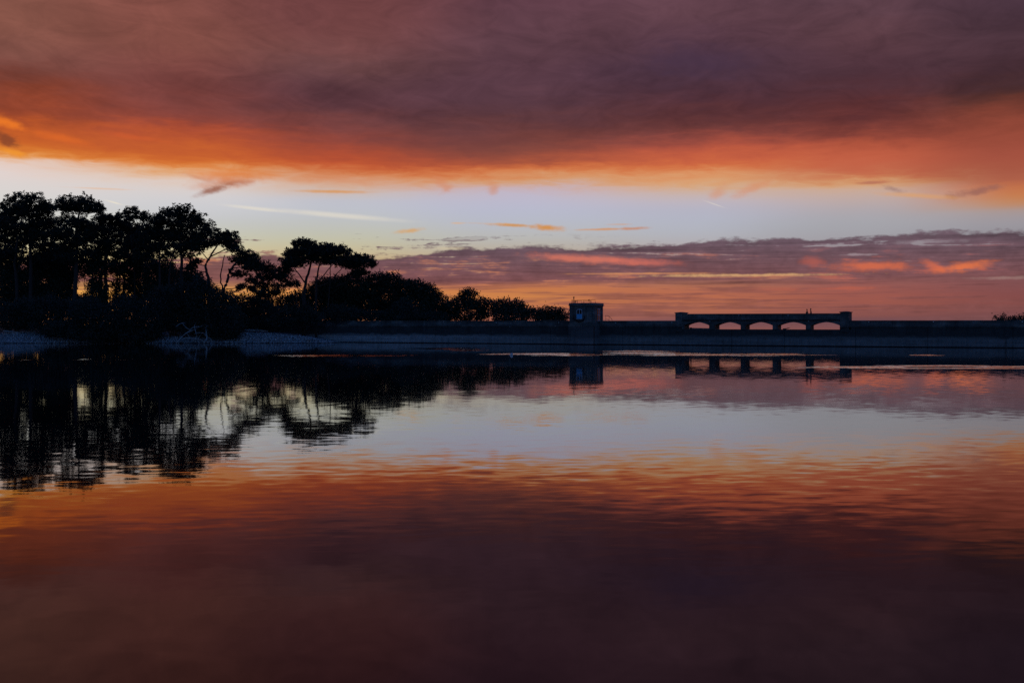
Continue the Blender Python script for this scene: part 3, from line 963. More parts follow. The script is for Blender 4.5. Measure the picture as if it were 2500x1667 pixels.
def resample(pts, radii, seg=4, wob=0.0):
    """smooth a coarse stem polyline with Catmull-Rom"""
    out, rr = [], []
    n = len(pts)
    for i in range(n - 1):
        p0, p1, p2, p3 = pts[max(i - 1, 0)], pts[i], pts[i + 1], pts[min(i + 2, n - 1)]
        for k in range(seg):
            t = k / seg
            q = 0.5 * ((2 * p1) + (p2 - p0) * t + (2 * p0 - 5 * p1 + 4 * p2 - p3) * t * t + (3 * p1 - p0 - 3 * p2 + p3) * t ** 3)
            if wob and 0 < i + t < n - 1.5:
                q = q + Vector((rnd.gauss(0, wob), rnd.gauss(0, wob), 0))
            out.append(q)
            rr.append(radii[i] * (1 - t) + radii[i + 1] * t)
    out.append(pts[-1])
    rr.append(radii[-1])
    return out, rr


def pine(label, Y, stems, lobes, dens=1.0, name="pine_tree", group="tall pines on the left bank"):
    """stems: list of (r_base, r_top, [(px,py)...]); lobes: foliage pads (px,py,rx,ry) in photo units at distance Y"""
    k = Y / F
    base = P(stems[0][2][0][0], HZ, Y)
    base.z = float(ground_z(base.x, base.y)) - 0.15
    root = empty(name, tuple(base))
    tag(root, label, "tree", group)
    tb = MB()
    nodes = []
    for r0, r1, pl_ in stems:
        zoff = rnd.uniform(-1.2, 1.2)
        pts = []
        for i, (px, py) in enumerate(pl_):
            p = P(px, py, Y)
            p.y += zoff * min(1, i / 2)
            pts.append(p)
        if pl_[0][1] >= 800:
            pts[0].z = float(ground_z(pts[0].x, pts[0].y)) - 0.15
        rr = [r0 + (r1 - r0) * (i / (len(pts) - 1)) for i in range(len(pts))]
        sp, sr_ = resample(pts, [q * 0.72 for q in rr], 4, 0.05)
        tb.tube([p - base for p in sp], sr_, 8)
        nodes += [(p, r) for p, r in zip(sp, sr_) if p.z > base.z + 5]
    TV = []
    full = []
    for (px, py, rx_, ry_) in lobes:
        full.append((px, py, rx_, ry_, 1.0))
        for q_ in range(2):
            full.append((px + rnd.uniform(-.75, .75) * rx_, py + rnd.uniform(.3, 1.5) * ry_, rx_ * rnd.uniform(.35, .6), ry_ * rnd.uniform(.5, .9), 0.55))
    for (px, py, rx_, ry_, dn) in full:
        c = P(px, py, Y)
        c.y += rnd.uniform(-1.0, 1.0) * rx_ * k * 0.6
        ra, rb, rc = rx_ * k * 1.05, max(rx_ * k * 0.75, 1.0), ry_ * k * 1.25
        # foliage pad: shoots gathered in knots through a domed volume, gaps between the knots
        area = ra * rc * math.pi
        nk_ = int(dens * dn * area * 4.4) + 5
        u = unit(nr.normal(size=(nk_, 3)))
        q = u * (nr.uniform(0.1, 1.0, nk_) ** 0.42)[:, None]
        q[:, 2] = np.where(q[:, 2] < 0, q[:, 2] * 0.7, q[:, 2])
        lump = 1 + 0.25 * np.sin(q[:, 0] * 5 + px) * np.cos(q[:, 1] * 4 + py) + nr.normal(0, 0.09, nk_)
        K = np.array(c) + q * np.array([ra, rb, rc]) * lump[:, None]
        m_ = 6
        n = nk_ * m_
        C = (K[:, None, :] + nr.normal(0, 1, (nk_, m_, 3)) * np.array([0.26, 0.26, 0.2])).reshape(-1, 3)
        qq = np.repeat(q, m_, 0)
        A = unit(qq * np.array([0.5, 0.5, 0.4]) + np.array([0, 0, 0.8]) + nr.normal(0, 0.28, (n, 3)))
        TV.append(tufts(C - np.array(base), A, nr.uniform(0.3, 0.58, n), 8, 0.17))
        if dn < 1:
            continue
        # limb from the nearest stem point below, then twigs fanning into the pad
        cand = [(p, r) for p, r in nodes if p.z < c.z + rc * 0.3]
        if not cand:
            cand = nodes
        a, r = min(cand, key=lambda t: (t[0] - c).length + (2.0 if t[0].z > c.z - rc else 0))
        mid = a.lerp(c, 0.55) + Vector((0, 0, -0.12 * (a - c).length))
        low = Vector(c) - Vector((0, 0, rc * 0.3))
        lr = min(r * 0.6, 0.06 + 0.016 * (a - c).length)
        lp = bez(a, mid, low, 6)
        tb.tube([p - base for p in lp], [lr * (1 - 0.6 * i / 6) for i in range(7)], 6)
        nt = int(5 + ra * 2.6)
        for i in nr.choice(n, min(nt, n), replace=False):
            e = Vector(C[i])
            s0 = lp[rnd.randint(2, 6)]
            tb.tube([p - base for p in bez(s0, s0.lerp(e, 0.6) + Vector((0, 0, -0.15)), e, 3)], [lr * 0.42, lr * 0.36, lr * 0.26, 0.022], 4, False)
    tb.build("trunk", M_bark, root, smooth=True)
    V = np.concatenate(TV)
    link("crown", np_mesh("crown", V, quads(V)), M_needle, root)
    return root


def leafy(label, Y, lobes, name="broadleaf_tree", cat="tree", group=None, mat=None, dens=1.0, leaf=0.34, trunk=True, holes=0.0, zbase=None, jitter=0.35):
    """broad-leaved tree or bush: leaf clumps through several rounded masses"""
    mat = mat or M_leaf
    k = Y / F
    cx = sum(l[0] * l[2] for l in lobes) / sum(l[2] for l in lobes)
    base = P(cx, HZ, Y)
    base.z = float(ground_z(base.x, base.y)) - 0.1 if zbase is None else zbase
    root = empty(name, tuple(base))
    tag(root, label, cat, group)
    LV = []
    tb = MB()
    for (px, py, rx_, ry_) in lobes:
        c = P(px, py, Y)
        c.y += rnd.uniform(-0.7, 0.7) * rx_ * k * 0.5
        ra, rb, rc = rx_ * k, max(rx_ * k * 0.8, 0.8), ry_ * k
        area = math.pi * ra * rc
        nc = int(area * 14.0 * dens) + 12
        u = unit(nr.normal(size=(nc, 3)))
        q = u * (nr.uniform(0.3, 1.0, nc) ** 0.45)[:, None]
        CC = np.array(c) + q * np.array([ra, rb, rc])
        CC = CC + nr.normal(0, 0.22, CC.shape)
        m_ = 15
        pts = (CC[:, None, :] + nr.normal(0, 1, (nc, m_, 3)) * np.array([jitter, jitter, jitter * 0.85])).reshape(-1, 3)
        # sprays that stick out of the outline
        ns = int(nc * 0.5)
        ii = nr.integers(0, nc, ns)
        dirs = unit(q[ii] + np.array([0, 0, 0.5]) + nr.normal(0, 0.3, (ns, 3)))
        tt = nr.uniform(0.15, 0.85, (ns, 7))
        sp = (CC[ii][:, None, :] + dirs[:, None, :] * tt[..., None] + nr.normal(0, 0.07, (ns, 7, 3))).reshape(-1, 3)
        pts = np.concatenate([pts, sp])
        pts[:, 2] = np.maximum(pts[:, 2], base.z + 0.1)
        LV.append(leaves(pts - np.array(base), nr.uniform(leaf * 0.6, leaf * 1.25, len(pts))))
        if trunk:
            low = Vector((base.x + (c.x - base.x) * 0.25, base.y, base.z))
            midp = low.lerp(c, 0.5) + Vector((0, 0, 0.1))
            r0 = 0.05 + 0.035 * ra
            tb.tube([p - base for p in bez(low, midp, c, 5)], [r0 * (1 - 0.14 * i) for i in range(6)], 7)
            for i in nr.choice(nc, min(nc, 10), replace=False):
                e = Vector(CC[i])
                s0 = midp.lerp(c, rnd.uniform(0.2, 0.9))
                tb.tube([p - base for p in bez(s0, s0.lerp(e, 0.5) + Vector((0, 0, 0.1)), e, 3)], [r0 * 0.35, r0 * 0.3, r0 * 0.2, 0.02], 4, False)
    if trunk:
        tb.build("trunk", M_bark, root, smooth=True)
    V = np.concatenate(LV)
    link("crown" if trunk else "foliage", np_mesh("crown", V, quads(V)), mat, root)
    return root


pine("tall umbrella pine at the edge of the photo, leftmost of the row", 212, [
    (.62, .2, [(72, 805), (74, 700), (73, 600), (70, 540), (60, 505)]), (.5, .18, [(44, 805), (42, 690), (40, 640), (45, 580), (30, 520)]), (.3, .12, [(46, 660), (60, 605), (80, 560)])],
    [(18, 508, 26, 14), (50, 492, 32, 17), (85, 492, 28, 15), (104, 503, 24, 12), (120, 510, 14, 8), (55, 520, 58, 14), (8, 540, 26, 18), (45, 552, 45, 14), (100, 545, 30, 10), (88, 572, 38, 12), (8, 580, 25, 16), (40, 592, 30, 10), (105, 596, 26, 10), (20, 618, 30, 10), (60, 630, 24, 8), (100, 622, 26, 9)])
pine("broad flat-topped pine, second tall crown from the edge of the photo", 208, [
    (.7, .22, [(181, 805), (182, 700), (183, 620), (184, 560), (190, 515)])],
    [(150, 506, 18, 10), (165, 495, 22, 12), (195, 490, 30, 11), (222, 500, 24, 11), (243, 512, 13, 7), (192, 508, 48, 10), (165, 540, 34, 10), (205, 548, 30, 9), (150, 572, 32, 12), (192, 590, 30, 10), (155, 606, 30, 12), (214, 572, 24, 10), (205, 618, 22, 8), (165, 632, 24, 9)])
pine("lower pine with rounded crown, third from the edge of the photo", 215, [
    (.55, .2, [(262, 805), (258, 700), (256, 640), (265, 580), (270, 545)]), (.4, .15, [(243, 805), (246, 690), (244, 640), (252, 590)])],
    [(250, 534, 20, 11), (275, 531, 24, 12), (298, 543, 18, 11), (268, 555, 42, 13), (240, 582, 30, 12), (288, 585, 32, 12), (255, 612, 28, 11), (298, 622, 28, 10), (240, 640, 20, 8), (285, 650, 20, 8)])
pine("slender spiky-topped pine between two broad crowns", 219, [
    (.34, .1, [(330, 805), (329, 700), (325, 610), (322, 545)]), (.12, .05, [(325, 600), (338, 565), (350, 535)]), (.1, .04, [(324, 580), (316, 550), (308, 522)])],
    [(312, 516, 9, 9), (328, 513, 8, 7), (345, 528, 10, 8), (355, 524, 6, 6), (322, 530, 12, 8), (316, 555, 20, 10), (336, 575, 24, 12), (322, 606, 26, 10), (338, 634, 22, 8)], 0.85)
pine("big domed pine on several trunks, highest crown right of the slender one", 206, [
    (.62, .2, [(443, 805), (442, 720), (443, 650), (440, 600), (435, 560)]), (.42, .16, [(387, 805), (388, 700), (386, 640), (383, 590)]), (.36, .14, [(415, 805), (414, 690), (418, 640), (430, 600)])],
    [(383, 538, 22, 16), (415, 520, 28, 13), (450, 518, 28, 13), (482, 533, 22, 13), (504, 551, 14, 8), (430, 542, 56, 14), (368, 562, 26, 14), (400, 572, 44, 13), (462, 576, 42, 12), (350, 588, 22, 14), (384, 604, 30, 9), (345, 622, 22, 10), (440, 606, 30, 7), (470, 600, 30, 8)])
pine("pine with S-bent trunk and clear gap of sky beside it", 203, [
    (.42, .16, [(512, 805), (512, 700), (507, 665), (505, 645), (514, 630), (524, 612), (540, 590)]), (.16, .07, [(512, 636), (503, 628), (492, 612), (478, 602)]), (.18, .08, [(516, 626), (540, 612), (562, 600)])],
    [(505, 568, 18, 10), (538, 573, 26, 12), (563, 580, 17, 12), (532, 588, 42, 9), (500, 596, 32, 9), (568, 600, 18, 9), (478, 640, 14, 6), (465, 652, 16, 6)])
pine("leaning two-stemmed pine sloping down to the right", 200, [
    (.46, .2, [(546, 805), (546, 716), (556, 690), (562, 665), (576, 645), (592, 628)]), (.22, .1, [(547, 716), (538, 690), (538, 655), (546, 622)]), (.14, .06, [(552, 706), (572, 704), (592, 690)])],
    [(588, 617, 24, 11), (610, 624, 18, 11), (627, 640, 13, 9), (586, 636, 32, 8), (614, 655, 26, 9), (584, 668, 22, 5), (620, 684, 26, 6), (596, 704, 26, 6), (640, 716, 20, 5), (628, 738, 24, 5)])
pine("small layered pine in the dip between the bank pines and the wide pine", 210, [
    (.32, .12, [(656, 805), (656, 730), (653, 670)])],
    [(648, 652, 19, 10), (665, 662, 13, 8), (650, 676, 28, 7), (642, 698, 24, 5), (660, 716, 26, 5), (640, 738, 22, 4)])
pine("wide fan-branched pine standing apart above the round bushes", 205, [
    (.55, .2, [(742, 805), (741, 722), (744, 692), (752, 660), (760, 628)]), (.2, .08, [(744, 690), (728, 666), (712, 642)]), (.36, .14, [(772, 805), (771, 705), (775, 662), (786, 622)]),
    (.18, .08, [(773, 690), (792, 668), (818, 636)]), (.16, .07, [(800, 760), (806, 690), (806, 655), (808, 625)]), (.16, .07, [(776, 700), (802, 690), (832, 660), (856, 638)]), (.12, .06, [(820, 700), (850, 686), (880, 655)]), (.12, .05, [(743, 715), (715, 695), (695, 682)])],
    [(713, 621, 20, 11), (700, 646, 20, 12), (742, 599, 26, 11), (735, 592, 16, 7), (785, 602, 32, 11), (824, 612, 28, 11), (858, 626, 24, 11), (888, 634, 18, 9), (906, 641, 11, 7), (760, 616, 40, 8), (822, 632, 36, 8), (872, 648, 24, 8), (728, 644, 30, 7), (690, 676, 22, 9), (706, 692, 26, 6), (890, 664, 15, 5), (866, 668, 14, 5), (770, 626, 44, 10), (842, 640, 34, 9), (716, 634, 28, 11), (802, 616, 50, 12), (690, 662, 22, 10), (745, 612, 36, 12), (868, 640, 28, 10)], 1.15)
# pines further back fill the stand
pine("half-hidden pine filling the gap behind the first two tall crowns", 230, [(.45, .18, [(122, 805), (124, 700), (122, 600)])],
     [(100, 535, 30, 16), (128, 545, 30, 18), (90, 562, 34, 18), (135, 572, 36, 18), (112, 596, 40, 16), (148, 612, 30, 14), (105, 632, 34, 12)], 0.6)
pine("half-hidden pine at the photo's edge behind the leftmost one", 233, [(.45, .18, [(15, 805), (14, 700), (18, 600)])],
     [(-15, 530, 36, 20), (20, 545, 36, 20), (50, 565, 36, 18), (5, 585, 40, 18), (40, 606, 36, 14), (0, 625, 36, 14)], 0.55)
pine("half-hidden pine behind the second and third crowns", 228, [(.42, .16, [(222, 805), (223, 700), (225, 620)])],
     [(215, 545, 36, 18), (240, 560, 34, 18), (205, 575, 36, 18), (245, 590, 34, 16), (215, 606, 36, 14), (270, 615, 30, 14), (180, 560, 30, 16), (190, 622, 24, 10)], 0.55)
pine("half-hidden pine behind the slender one", 232, [(.42, .16, [(300, 805), (302, 700), (310, 620)])],
     [(305, 560, 34, 16), (340, 560, 30, 18), (320, 585, 40, 18), (360, 592, 34, 18), (300, 606, 32, 14), (345, 618, 36, 14), (320, 640, 28, 10)], 0.6)
pine("half-hidden pine behind the domed one", 234, [(.42, .16, [(352, 805), (354, 700), (372, 620)]), (.3, .12, [(470, 805), (468, 690), (462, 620)])],
     [(400, 560, 40, 18), (450, 562, 40, 18), (385, 590, 40, 16), (430, 594, 44, 14), (480, 588, 30, 14), (400, 622, 30, 9), (300, 660, 18, 7), (370, 650, 24, 8), (455, 622, 30, 8)], 0.6)

U = "scrubby trees under the pines"
leafy("dark scrub tree under the leftmost pine", 216, [(18, 690, 34, 44), (70, 700, 34, 40), (40, 745, 50, 34), (10, 640, 30, 34), (95, 650, 26, 34)], group=U, dens=0.9)
leafy("tall dark scrub tree under the second pine", 218, [(125, 650, 30, 40), (158, 655, 22, 48), (140, 720, 42, 40), (100, 735, 40, 34)], group=U, dens=1.2)
leafy("scrub tree with leafy trunk between third and second pine", 214, [(232, 670, 18, 50), (238, 735, 28, 34), (200, 748, 32, 24), (205, 650, 22, 26)], group=U, dens=0.85)
leafy("thin scrub tree showing orange sky through it under the slender pine", 220, [(285, 655, 26, 22), (300, 695, 30, 24), (345, 690, 20, 54), (310, 745, 44, 24), (320, 650, 20, 20)], group=U, dens=0.6)
leafy("scrub tree under the domed pine", 217, [(375, 680, 26, 36), (400, 715, 40, 34), (430, 690, 34, 40), (470, 680, 26, 24), (400, 650, 24, 20)], group=U, dens=0.7)

# further scrub closes the view under the pines
leafy("deep scrub far back under the leftmost pines", 230, [(10, 650, 34, 26), (60, 660, 30, 24), (100, 640, 30, 24), (40, 700, 50, 36), (110, 705, 46, 36), (60, 755, 80, 34)], group=U, dens=0.42)
leafy("deep scrub far back below the second and third pines", 232, [(150, 640, 28, 24), (165, 690, 22, 36), (235, 640, 26, 26), (205, 740, 60, 24), (270, 735, 40, 26), (250, 690, 12, 30)], group=U, dens=0.42)
leafy("deep scrub far back below the domed pine", 231, [(350, 640, 30, 24), (335, 690, 26, 34), (400, 680, 36, 30), (360, 745, 60, 30), (440, 745, 60, 34), (460, 690, 30, 24)], group=U, dens=0.62)
leafy("low thin scrub behind the leaning pine with orange light through it", 222, [(590, 735, 30, 18), (640, 735, 34, 18), (690, 740, 30, 20), (560, 755, 40, 20), (650, 765, 60, 18), (680, 705, 20, 14)], group=U, dens=0.5)

B = "bushes along the left shore"
leafy("low dark bush above the shingle at the photo's edge", 200, [(15, 770, 45, 30), (60, 765, 40, 38), (30, 795, 40, 10)], "shrub", "bush", B, M_scrub, 0.9, 0.3, False)
leafy("dark bush left of the bush that hangs to the water", 199, [(120, 762, 46, 40), (165, 770, 40, 40), (115, 798, 40, 12)], "shrub", "bush", B, M_scrub, 0.9, 0.3, False)
leafy("big bush hanging down to the water's edge below the third pine", 195.6, [(215, 768, 50, 42), (258, 786, 46, 38), (165, 800, 44, 18), (130, 810, 30, 10), (225, 816, 50, 12), (255, 824, 34, 8)], "shrub", "bush", B, M_scrub, 0.9, 0.3, False, zbase=0.15)
leafy("wide bush between the hanging bush and the driftwood", 195.5, [(320, 768, 50, 46), (362, 786, 44, 38), (300, 800, 44, 28), (330, 818, 46, 14), (285, 822, 34, 10), (375, 814, 20, 12)], "shrub", "bush", B, M_scrub, 0.9, 0.3, False, zbase=0.15)
leafy("tall grey-green bush behind the driftwood", 198.2, [(405, 745, 42, 46), (445, 732, 40, 44), (470, 765, 44, 36), (420, 785, 44, 26), (470, 795, 44, 18)], "shrub", "bush", B, M_scrub, 0.9, 0.3, False)
leafy("tallest bush by the leaning pine, right of the driftwood", 195.8, [(490, 705, 28, 28), (500, 740, 46, 48), (540, 752, 40, 44), (515, 790, 52, 34), (562, 785, 32, 36), (545, 815, 34, 16), (575, 808, 16, 12)], "shrub", "bush", B, M_scrub, 0.9, 0.3, False, zbase=0.3)
leafy("spreading bush above the pale shingle point", 204, [(600, 765, 36, 26), (650, 768, 40, 26), (600, 785, 40, 22), (645, 788, 44, 16)], "shrub", "bush", B, M_scrub, 0.9, 0.3, False)
leafy("bush at the end of the dam wall beside the shingle point", 202, [(700, 772, 34, 24), (738, 770, 34, 22), (690, 788, 40, 16), (765, 778, 28, 12)], "shrub", "bush", B, M_scrub, 0.9, 0.3, False)

D = "round-headed trees behind the dam"
ZB = 2.2
leafy("dark rounded tree under the wide pine, first behind the dam", 216, [(725, 745, 34, 32), (765, 740, 34, 42), (790, 708, 34, 28)], group=D, dens=1.0, zbase=ZB)
leafy("broad dense tree right below the wide pine's crown", 213, [(815, 715, 44, 36), (860, 705, 44, 34), (835, 752, 50, 28), (890, 735, 36, 42)], group=D, dens=1.2, zbase=ZB)
leafy("tallest round-headed tree with sky specks through its top, behind the dam", 215, [(925, 688, 34, 20), (955, 690, 32, 22), (940, 725, 46, 34), (985, 715, 28, 30), (960, 760, 50, 24)], group=D, dens=0.95, zbase=ZB)
leafy("dense tree sloping down right of the tallest round-headed one", 211, [(1018, 705, 28, 18), (1042, 722, 30, 26), (1064, 748, 32, 30), (1015, 755, 44, 30), (1088, 766, 26, 18)], group=D, dens=1.15, zbase=ZB)
leafy("ragged tree with a single spray rising from its top, behind the dam", 208, [(1150, 716, 13, 9), (1132, 722, 8, 8), (1142, 736, 18, 12), (1112, 742, 20, 18), (1175, 745, 24, 16), (1150, 765, 50, 22)], group=D, dens=0.9, zbase=ZB)
leafy("low domed tree, second from the valve tower behind the dam", 206, [(1222, 748, 26, 16), (1255, 752, 30, 17), (1287, 764, 18, 13), (1245, 772, 52, 16)], group=D, dens=0.95, zbase=ZB)
leafy("lowest feathery tree just left of the valve tower", 203, [(1318, 771, 18, 13), (1345, 763, 24, 13), (1370, 770, 18, 13), (1345, 778, 42, 10)], group=D, dens=0.9, zbase=ZB)
leafy("distant low tree behind the right end of the dam", 176, [(2440, 781, 14, 5), (2470, 782, 16, 4), (2502, 779, 14, 7), (2535, 778, 18, 8), (2470, 789, 40, 5)], group=D, dens=1.1, zbase=2.2, leaf=0.26, jitter=0.22)
F2 = "shrubs behind the dam parapet"
leafy("low domed shrub behind the dam below the broad dense tree", 207, [(837, 768, 40, 20), (875, 774, 36, 14), (800, 774, 36, 16), (925, 776, 36, 12)], "shrub", "bush", F2, M_scrub, 1.2, 0.28, False, zbase=2.2)
leafy("pale green shrub behind the dam below the tallest round-headed tree", 206, [(985, 758, 26, 22), (1000, 773, 40, 16), (960, 774, 36, 14), (1060, 776, 40, 12)], "shrub", "bush", F2, M_scrub, 1.2, 0.28, False, zbase=2.2)


# dead grey shrub under the wide pine
def dead_tree(name, label, cat, base, branches, mat, parts_name="branch", group=None):
    root = empty(name, tuple(base))
    tag(root, label, cat, group)
    for pts, r0, r1 in branches:
        pp = [Vector(p) for p in pts]
        n = len(pp)
        sp, rr = resample(pp, [r0 + (r1 - r0) * i / (n - 1) for i in range(n)], 3, 0.02)
        MB().tube([p - Vector(base) for p in sp], rr, 6).build(parts_name, mat, root, smooth=True)
    return root


b0 = P(742, 800, 200)

br_ = []
for i in range(11):
    px = 742 + rnd.uniform(-10, 18)
    tip = (px + rnd.uniform(-26, 30), rnd.uniform(690, 745))
    br_.append(([P(px, 800, 203), P((px + tip[0]) / 2 - 3, 760, 203 + rnd.uniform(-.5, .5)), P(tip[0], tip[1], 200 + rnd.uniform(-1, 1))], .12, .03))
dead_tree("dead_shrub", "bare grey shrub beneath the wide pine", "shrub", b0, br_, M_greybark)

# driftwood tangle at the water's edge
YD = 194.3


def D3(px, py, dy=0.0):
    return P(px, py, YD + dy)


db = D3(480, 836)
tang = [
    ([(498, 838), (505, 825), (503, 808), (502, 793)], .13, .06), ([(505, 825), (500, 815), (486, 812), (474, 815)], .08, .03),
    ([(430, 838), (447, 820), (462, 808), (470, 800), (486, 797)], .11, .04), ([(447, 820), (458, 812), (480, 802), (498, 793)], .08, .03),
    ([(430, 798), (440, 790), (452, 788)], .07, .03), ([(468, 838), (480, 820), (476, 804), (475, 788)], .09, .03), ([(470, 808), (455, 800), (445, 788)], .06, .025),
    ([(440, 836), (450, 826), (470, 826), (490, 830), (510, 838)], .1, .05), ([(480, 803), (490, 796), (508, 796)], .05, .02), ([(415, 838), (425, 828), (436, 826)], .06, .03),
    ([(520, 838), (512, 826), (500, 818)], .08, .03), ([(455, 838), (462, 828), (460, 818), (452, 812)], .06, .02), ([(486, 838), (484, 826), (492, 816)], .06, .02), ([(405, 834), (412, 824), (410, 814)], .05, .02)]
dead_tree("driftwood", "tangle of bleached driftwood branches at the water's edge", "driftwood", db,
          [([D3(px, py, rnd.uniform(-.5, .5)) for px, py in pl_], r0 * 1.25, r1 * 1.5) for pl_, r0, r1 in tang], M_drift)


def log(label, pa, pb, Y, r, mat=M_drift, name="log"):
    a, b = P(*pa, Y), P(*pb, Y + 0.6)
    for p in (a, b):
        p.z = max(p.z, float(ground_z(p.x, p.y)) + r * 0.6)
    root = empty(name, tuple(a))
    tag(root, label, "log", "stranded logs on the beach")
    mid = a.lerp(b, 0.5) + Vector((0, 0, 0.06))
    MB().tube([p - a for p in (a, a.lerp(mid, .5), mid, mid.lerp(b, .5), b)], [r, r * 1.05, r * .95, r * .85, r * .7], 9).build("stem", mat, root, smooth=True)
    MB().tube([mid - a, mid - a + Vector((0.3, -0.1, 0.35))], [r * .4, r * .15], 6).build("stub", mat, root)
    return root


log("slanting log on the shingle at the photo's edge", (8, 808), (50, 822), 199.0, .16)
log("thin curved log lying along the top of the shingle", (36, 811), (92, 812), 200.5, .12)
log("long straight log on the crest of the shingle point", (596, 806), (655, 809), 202.0, .22)
log("short pale log at the foot of the hanging bush", (228, 819), (252, 822), 197.6, .12)

# ------------------------------------------------------------------ buoy
Yb = CAMZ * F / (867 - HZ)
bp_ = P(1249, 867, Yb)
by_ = empty("buoy", (bp_.x, bp_.y, 0))
tag(by_, "small white round buoy floating on the water before the dam", "buoy")
R = 0.15
prof = [(-0.10, 0.02), (-0.06, 0.11), (0.0, 0.15), (0.09, 0.165), (0.18, 0.14), (0.24, 0.08), (0.26, 0.03)]
MB().tube([(0, 0, z) for z, r in prof], [r for z, r in prof], 16).build("float", M_white, by_, smooth=True)
MB().tube([(0.045 * math.cos(t), 0, 0.27 + 0.045 * math.sin(t)) for t in [i * math.pi / 6 for i in range(13)]], 0.012, 6).build("ring", M_dark, by_)
MB().tube([(-0.3, -0.25, 0.0), (-0.16, -0.12, 0.015), (0.02, -0.14, 0.012)], 0.022, 6).build("mooring_rope", M_white, by_)


# ------------------------------------------------------------------ small fittings on the dam
def fitting(px, py, label, off=-0.02, s_off=None, r=0.085):
    """round white marker on the reservoir face"""
    s = dam_s(px)
    p = DAM0 + TD * s + ND * (0.06 if s_off is None else s_off)
    z = CAMZ + (HZ - py) / F * p.y
    root = empty("marker_disc", (p.x, p.y, z), DAM_RZ)
    tag(root, label, "marker", "round white markers on the dam")
    MB().disc((0, 0, 0), (0, -1, 0), r, 0.05, 14, r * 0.75).build("disc", M_white, root)
    MB().disc((0, 0.07, 0), (0, -1, 0), r * 0.5, 0.07, 8).build("stem", M_dark, root)


for px, py, lab in [(1082, 787.5, "white marker on the parapet below the dense sloping tree"), (1212, 787.5, "white marker on the parapet below the low domed tree"),
                    (1364, 787.5, "white marker on the parapet just left of the valve tower"), (1503, 788, "white marker on the parapet just right of the valve tower"),
                    (1640, 787, "white marker on the parapet just left of the arched bridge"), (2121, 786, "first white marker on the parapet right of the arched bridge"),
                    (2279, 785.5, "second white marker on the parapet right of the arched bridge"), (2496, 785.5, "white marker on the parapet at the right edge of the photo")]:
    fitting(px, py, lab, s_off=0.0)
for px, py, lab in [(1804, 770, "white marker high on the bridge parapet above the second arch"), (1924, 770, "white marker high on the bridge parapet above the fourth arch"),
                    (1733, 784.5, "white marker under the bridge string course above the first pier"), (1974, 784.5, "white marker under the bridge string course below the two walkers")]:
    fitting(px, py, lab, s_off=0.04 if py < 780 else 0.03, r=0.075)

s = dam_s(2456, .1)
gp = DAM0 + TD * s
sg = empty("gauge_pipe", (gp.x, gp.y, 0), DAM_RZ)
tag(sg, "thin pale vertical pipe on the dam face near its right end", "pipe")
MB().tube([(0, -0.2, -1.2), (0, -0.2, 3.0), (0, -0.14, 3.12)], 0.045, 8).build("tube", M_greybark, sg)
for z in (0.7, 1.6, 2.5):
    MB().box(-0.07, 0.07, -0.2, -0.002, z, z + 0.06).build("bracket", M_dark, sg)

# stranded bits on the spillway sill
s = dam_s(1685)
p = DAM0 + TD * s + ND * -0.45
st = empty("mooring_bollard", (p.x, p.y, ZSILL), DAM_RZ)
tag(st, "small round black bollard on the sill inside the leftmost arch", "bollard")
MB().tube([(0, 0, 0.001), (0, 0, 0.1), (0, 0, 0.16), (0, 0, 0.25), (0, 0, 0.29)], [0.13, 0.11, 0.2, 0.2, 0.1], 12).build("post", M_dark, st, smooth=True)
s = dam_s(1916)
p = DAM0 + TD * s + ND * -0.25
st = empty("stranded_branch", (p.x, p.y, ZSILL), DAM_RZ)
tag(st, "short dark branch stranded on the sill under the fourth arch", "branch")
MB().tube([(-0.35, 0, 0.05), (0.1, -0.05, 0.1), (0.55, 0.02, 0.2), (0.8, 0, 0.3)], [0.1, 0.09, 0.05, 0.02], 7).build("stem", M_bark, st)
MB().tube([(0.35, 0, 0.15), (0.5, -0.05, 0.3)], [0.04, 0.015], 5).build("twig", M_bark, st)


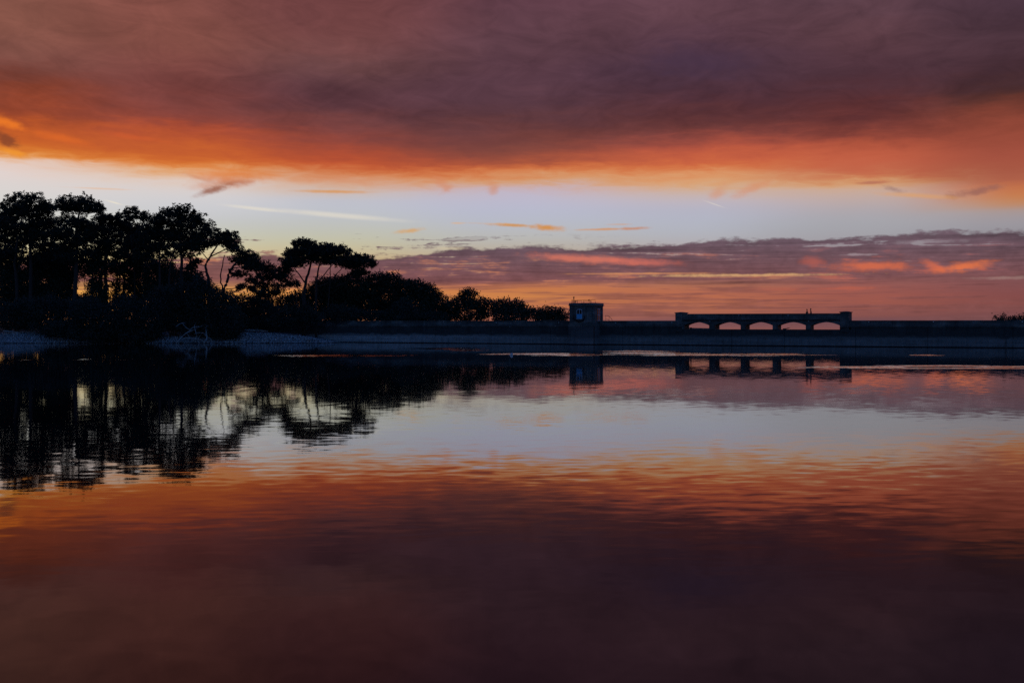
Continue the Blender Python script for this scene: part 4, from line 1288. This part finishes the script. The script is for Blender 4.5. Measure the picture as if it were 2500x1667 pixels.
# ------------------------------------------------------------------ people
def person(label, px, dy, H, face_turn, lean, jacket, hair):
    """one skinned figure strolling on the bridge deck"""
    s = dam_s(px)
    p = DAM0 + TD * s + ND * -(1.2 + dy)
    k = H / 1.75
    root = empty("person", (p.x, p.y, ZDECK + 0.061), DAM_RZ + face_turn)
    tag(root, label, "person", "walkers on the bridge")
    J = []
    Ed = []
    Rr = []

    def v(x, y, z, r, par=None, ry_=None):
        J.append((x * k, y * k, z * k))
        Rr.append((r * k, (ry_ or r) * k))
        if par is not None:
            Ed.append((par, len(J) - 1))
        return len(J) - 1
    pel = v(0, 0, 0.95, .15, None, .11)
    wai = v(lean * .3, 0, 1.10, .135, pel, .10)
    che = v(lean * .6, 0, 1.32, .165, wai, .115)
    nk0 = v(lean * .9, 0, 1.46, .09, che, .08)
    nk = v(lean * 1.05, 0, 1.53, .055, nk0)
    jaw = v(lean * 1.2 + .02, 0, 1.59, .07, nk, .08)
    hd = v(lean * 1.2, 0, 1.66, .082, jaw, .10)
    v(lean * 1.2 - .01, 0, 1.735, .06, hd, .07)
    v(lean * 1.2 + .105, 0, 1.635, .014, jaw)          # nose
    for sd, ph in ((1, 1), (-1, -1)):
        hip = v(0, .09 * sd, .90, .095, pel)
        kn = v(.10 * ph + .03, .095 * sd, .50, .062, hip)
        an = v(.16 * ph - .06, .095 * sd, .09, .042, kn)
        v(.16 * ph + .10, .10 * sd, .035, .036, an)
        sh = v(lean * .8, .175 * sd, 1.40, .068, che)
        elb = v(lean * .5 - .10 * ph, .225 * sd, 1.12, .046, sh)
        wr_ = v(lean * .5 - .10 * ph + .12, .22 * sd, .90, .032, elb)
        pm = v(lean * .5 - .10 * ph + .15, .215 * sd, .83, .036, wr_, .02)
        for f_, ln in ((-.028, .06), (-.01, .075), (.01, .072), (.028, .055)):
            a = v(lean * .5 - .10 * ph + .17 + f_, .21 * sd, .80, .010, pm)
            v(lean * .5 - .10 * ph + .175 + f_, .20 * sd, .80 - ln, .008, a)
        a = v(lean * .5 - .10 * ph + .20, .195 * sd, .84, .010, pm)
        v(lean * .5 - .10 * ph + .215, .19 * sd, .80, .009, a)
    me = bpy.data.meshes.new("body")
    me.from_pydata(J, Ed, [])
    o = link("body", me, jacket, root)
    o.modifiers.new("skin", 'SKIN').use_smooth_shade = True
    for d, r in zip(me.skin_vertices[0].data, Rr):
        d.radius = r
    me.skin_vertices[0].data[0].use_root = True
    sub = o.modifiers.new("sub", 'SUBSURF')
    sub.levels = sub.render_levels = 1
    # hair cap
    hb = MB()
    cx_ = lean * 1.2 - .012
    prof = [(1.60, .072), (1.65, .098), (1.70, .104), (1.745, .092), (1.785, .058), (1.80, .015)]
    hb.tube([((cx_ - .022) * k, 0, z * k) for z, r in prof], [r * k for z, r in prof], 14)
    hb.build("hair", hair, root, smooth=True)
    return root


m, gg, bs, (x, y, z) = mat_base("walker_clothes")
tcn = gg.new('ShaderNodeTexCoord')
ox, oy, oz = gg.sep(tcn.outputs['Object'])
skin = (gg.smooth(1.50, 1.53, oz) + gg.smooth(0.87, 0.85, oz) * gg.smooth(0.17, 0.19, oy.abs())).clamp()
cl = gg.mix(gg.smooth(0.93, 0.95, oz), (0.03, 0.035, 0.05, 1), (0.05, 0.03, 0.03, 1))
gg.put(bs.inputs['Base Color'], gg.mix(skin, cl, (0.45, 0.28, 0.2, 1)))
bs.inputs['Roughness'].default_value = 0.85
M_hair = simple("dark_hair", (0.02, 0.015, 0.012), 0.6)
person("person in dark clothes walking on the bridge, shorter of the two", 1967, 0.0, 1.66, 0.5, 0.02, m, M_hair)
person("person in dark clothes leaning forward on the bridge, taller of the two", 1977, 0.35, 1.76, math.pi, 0.10, m, M_hair)
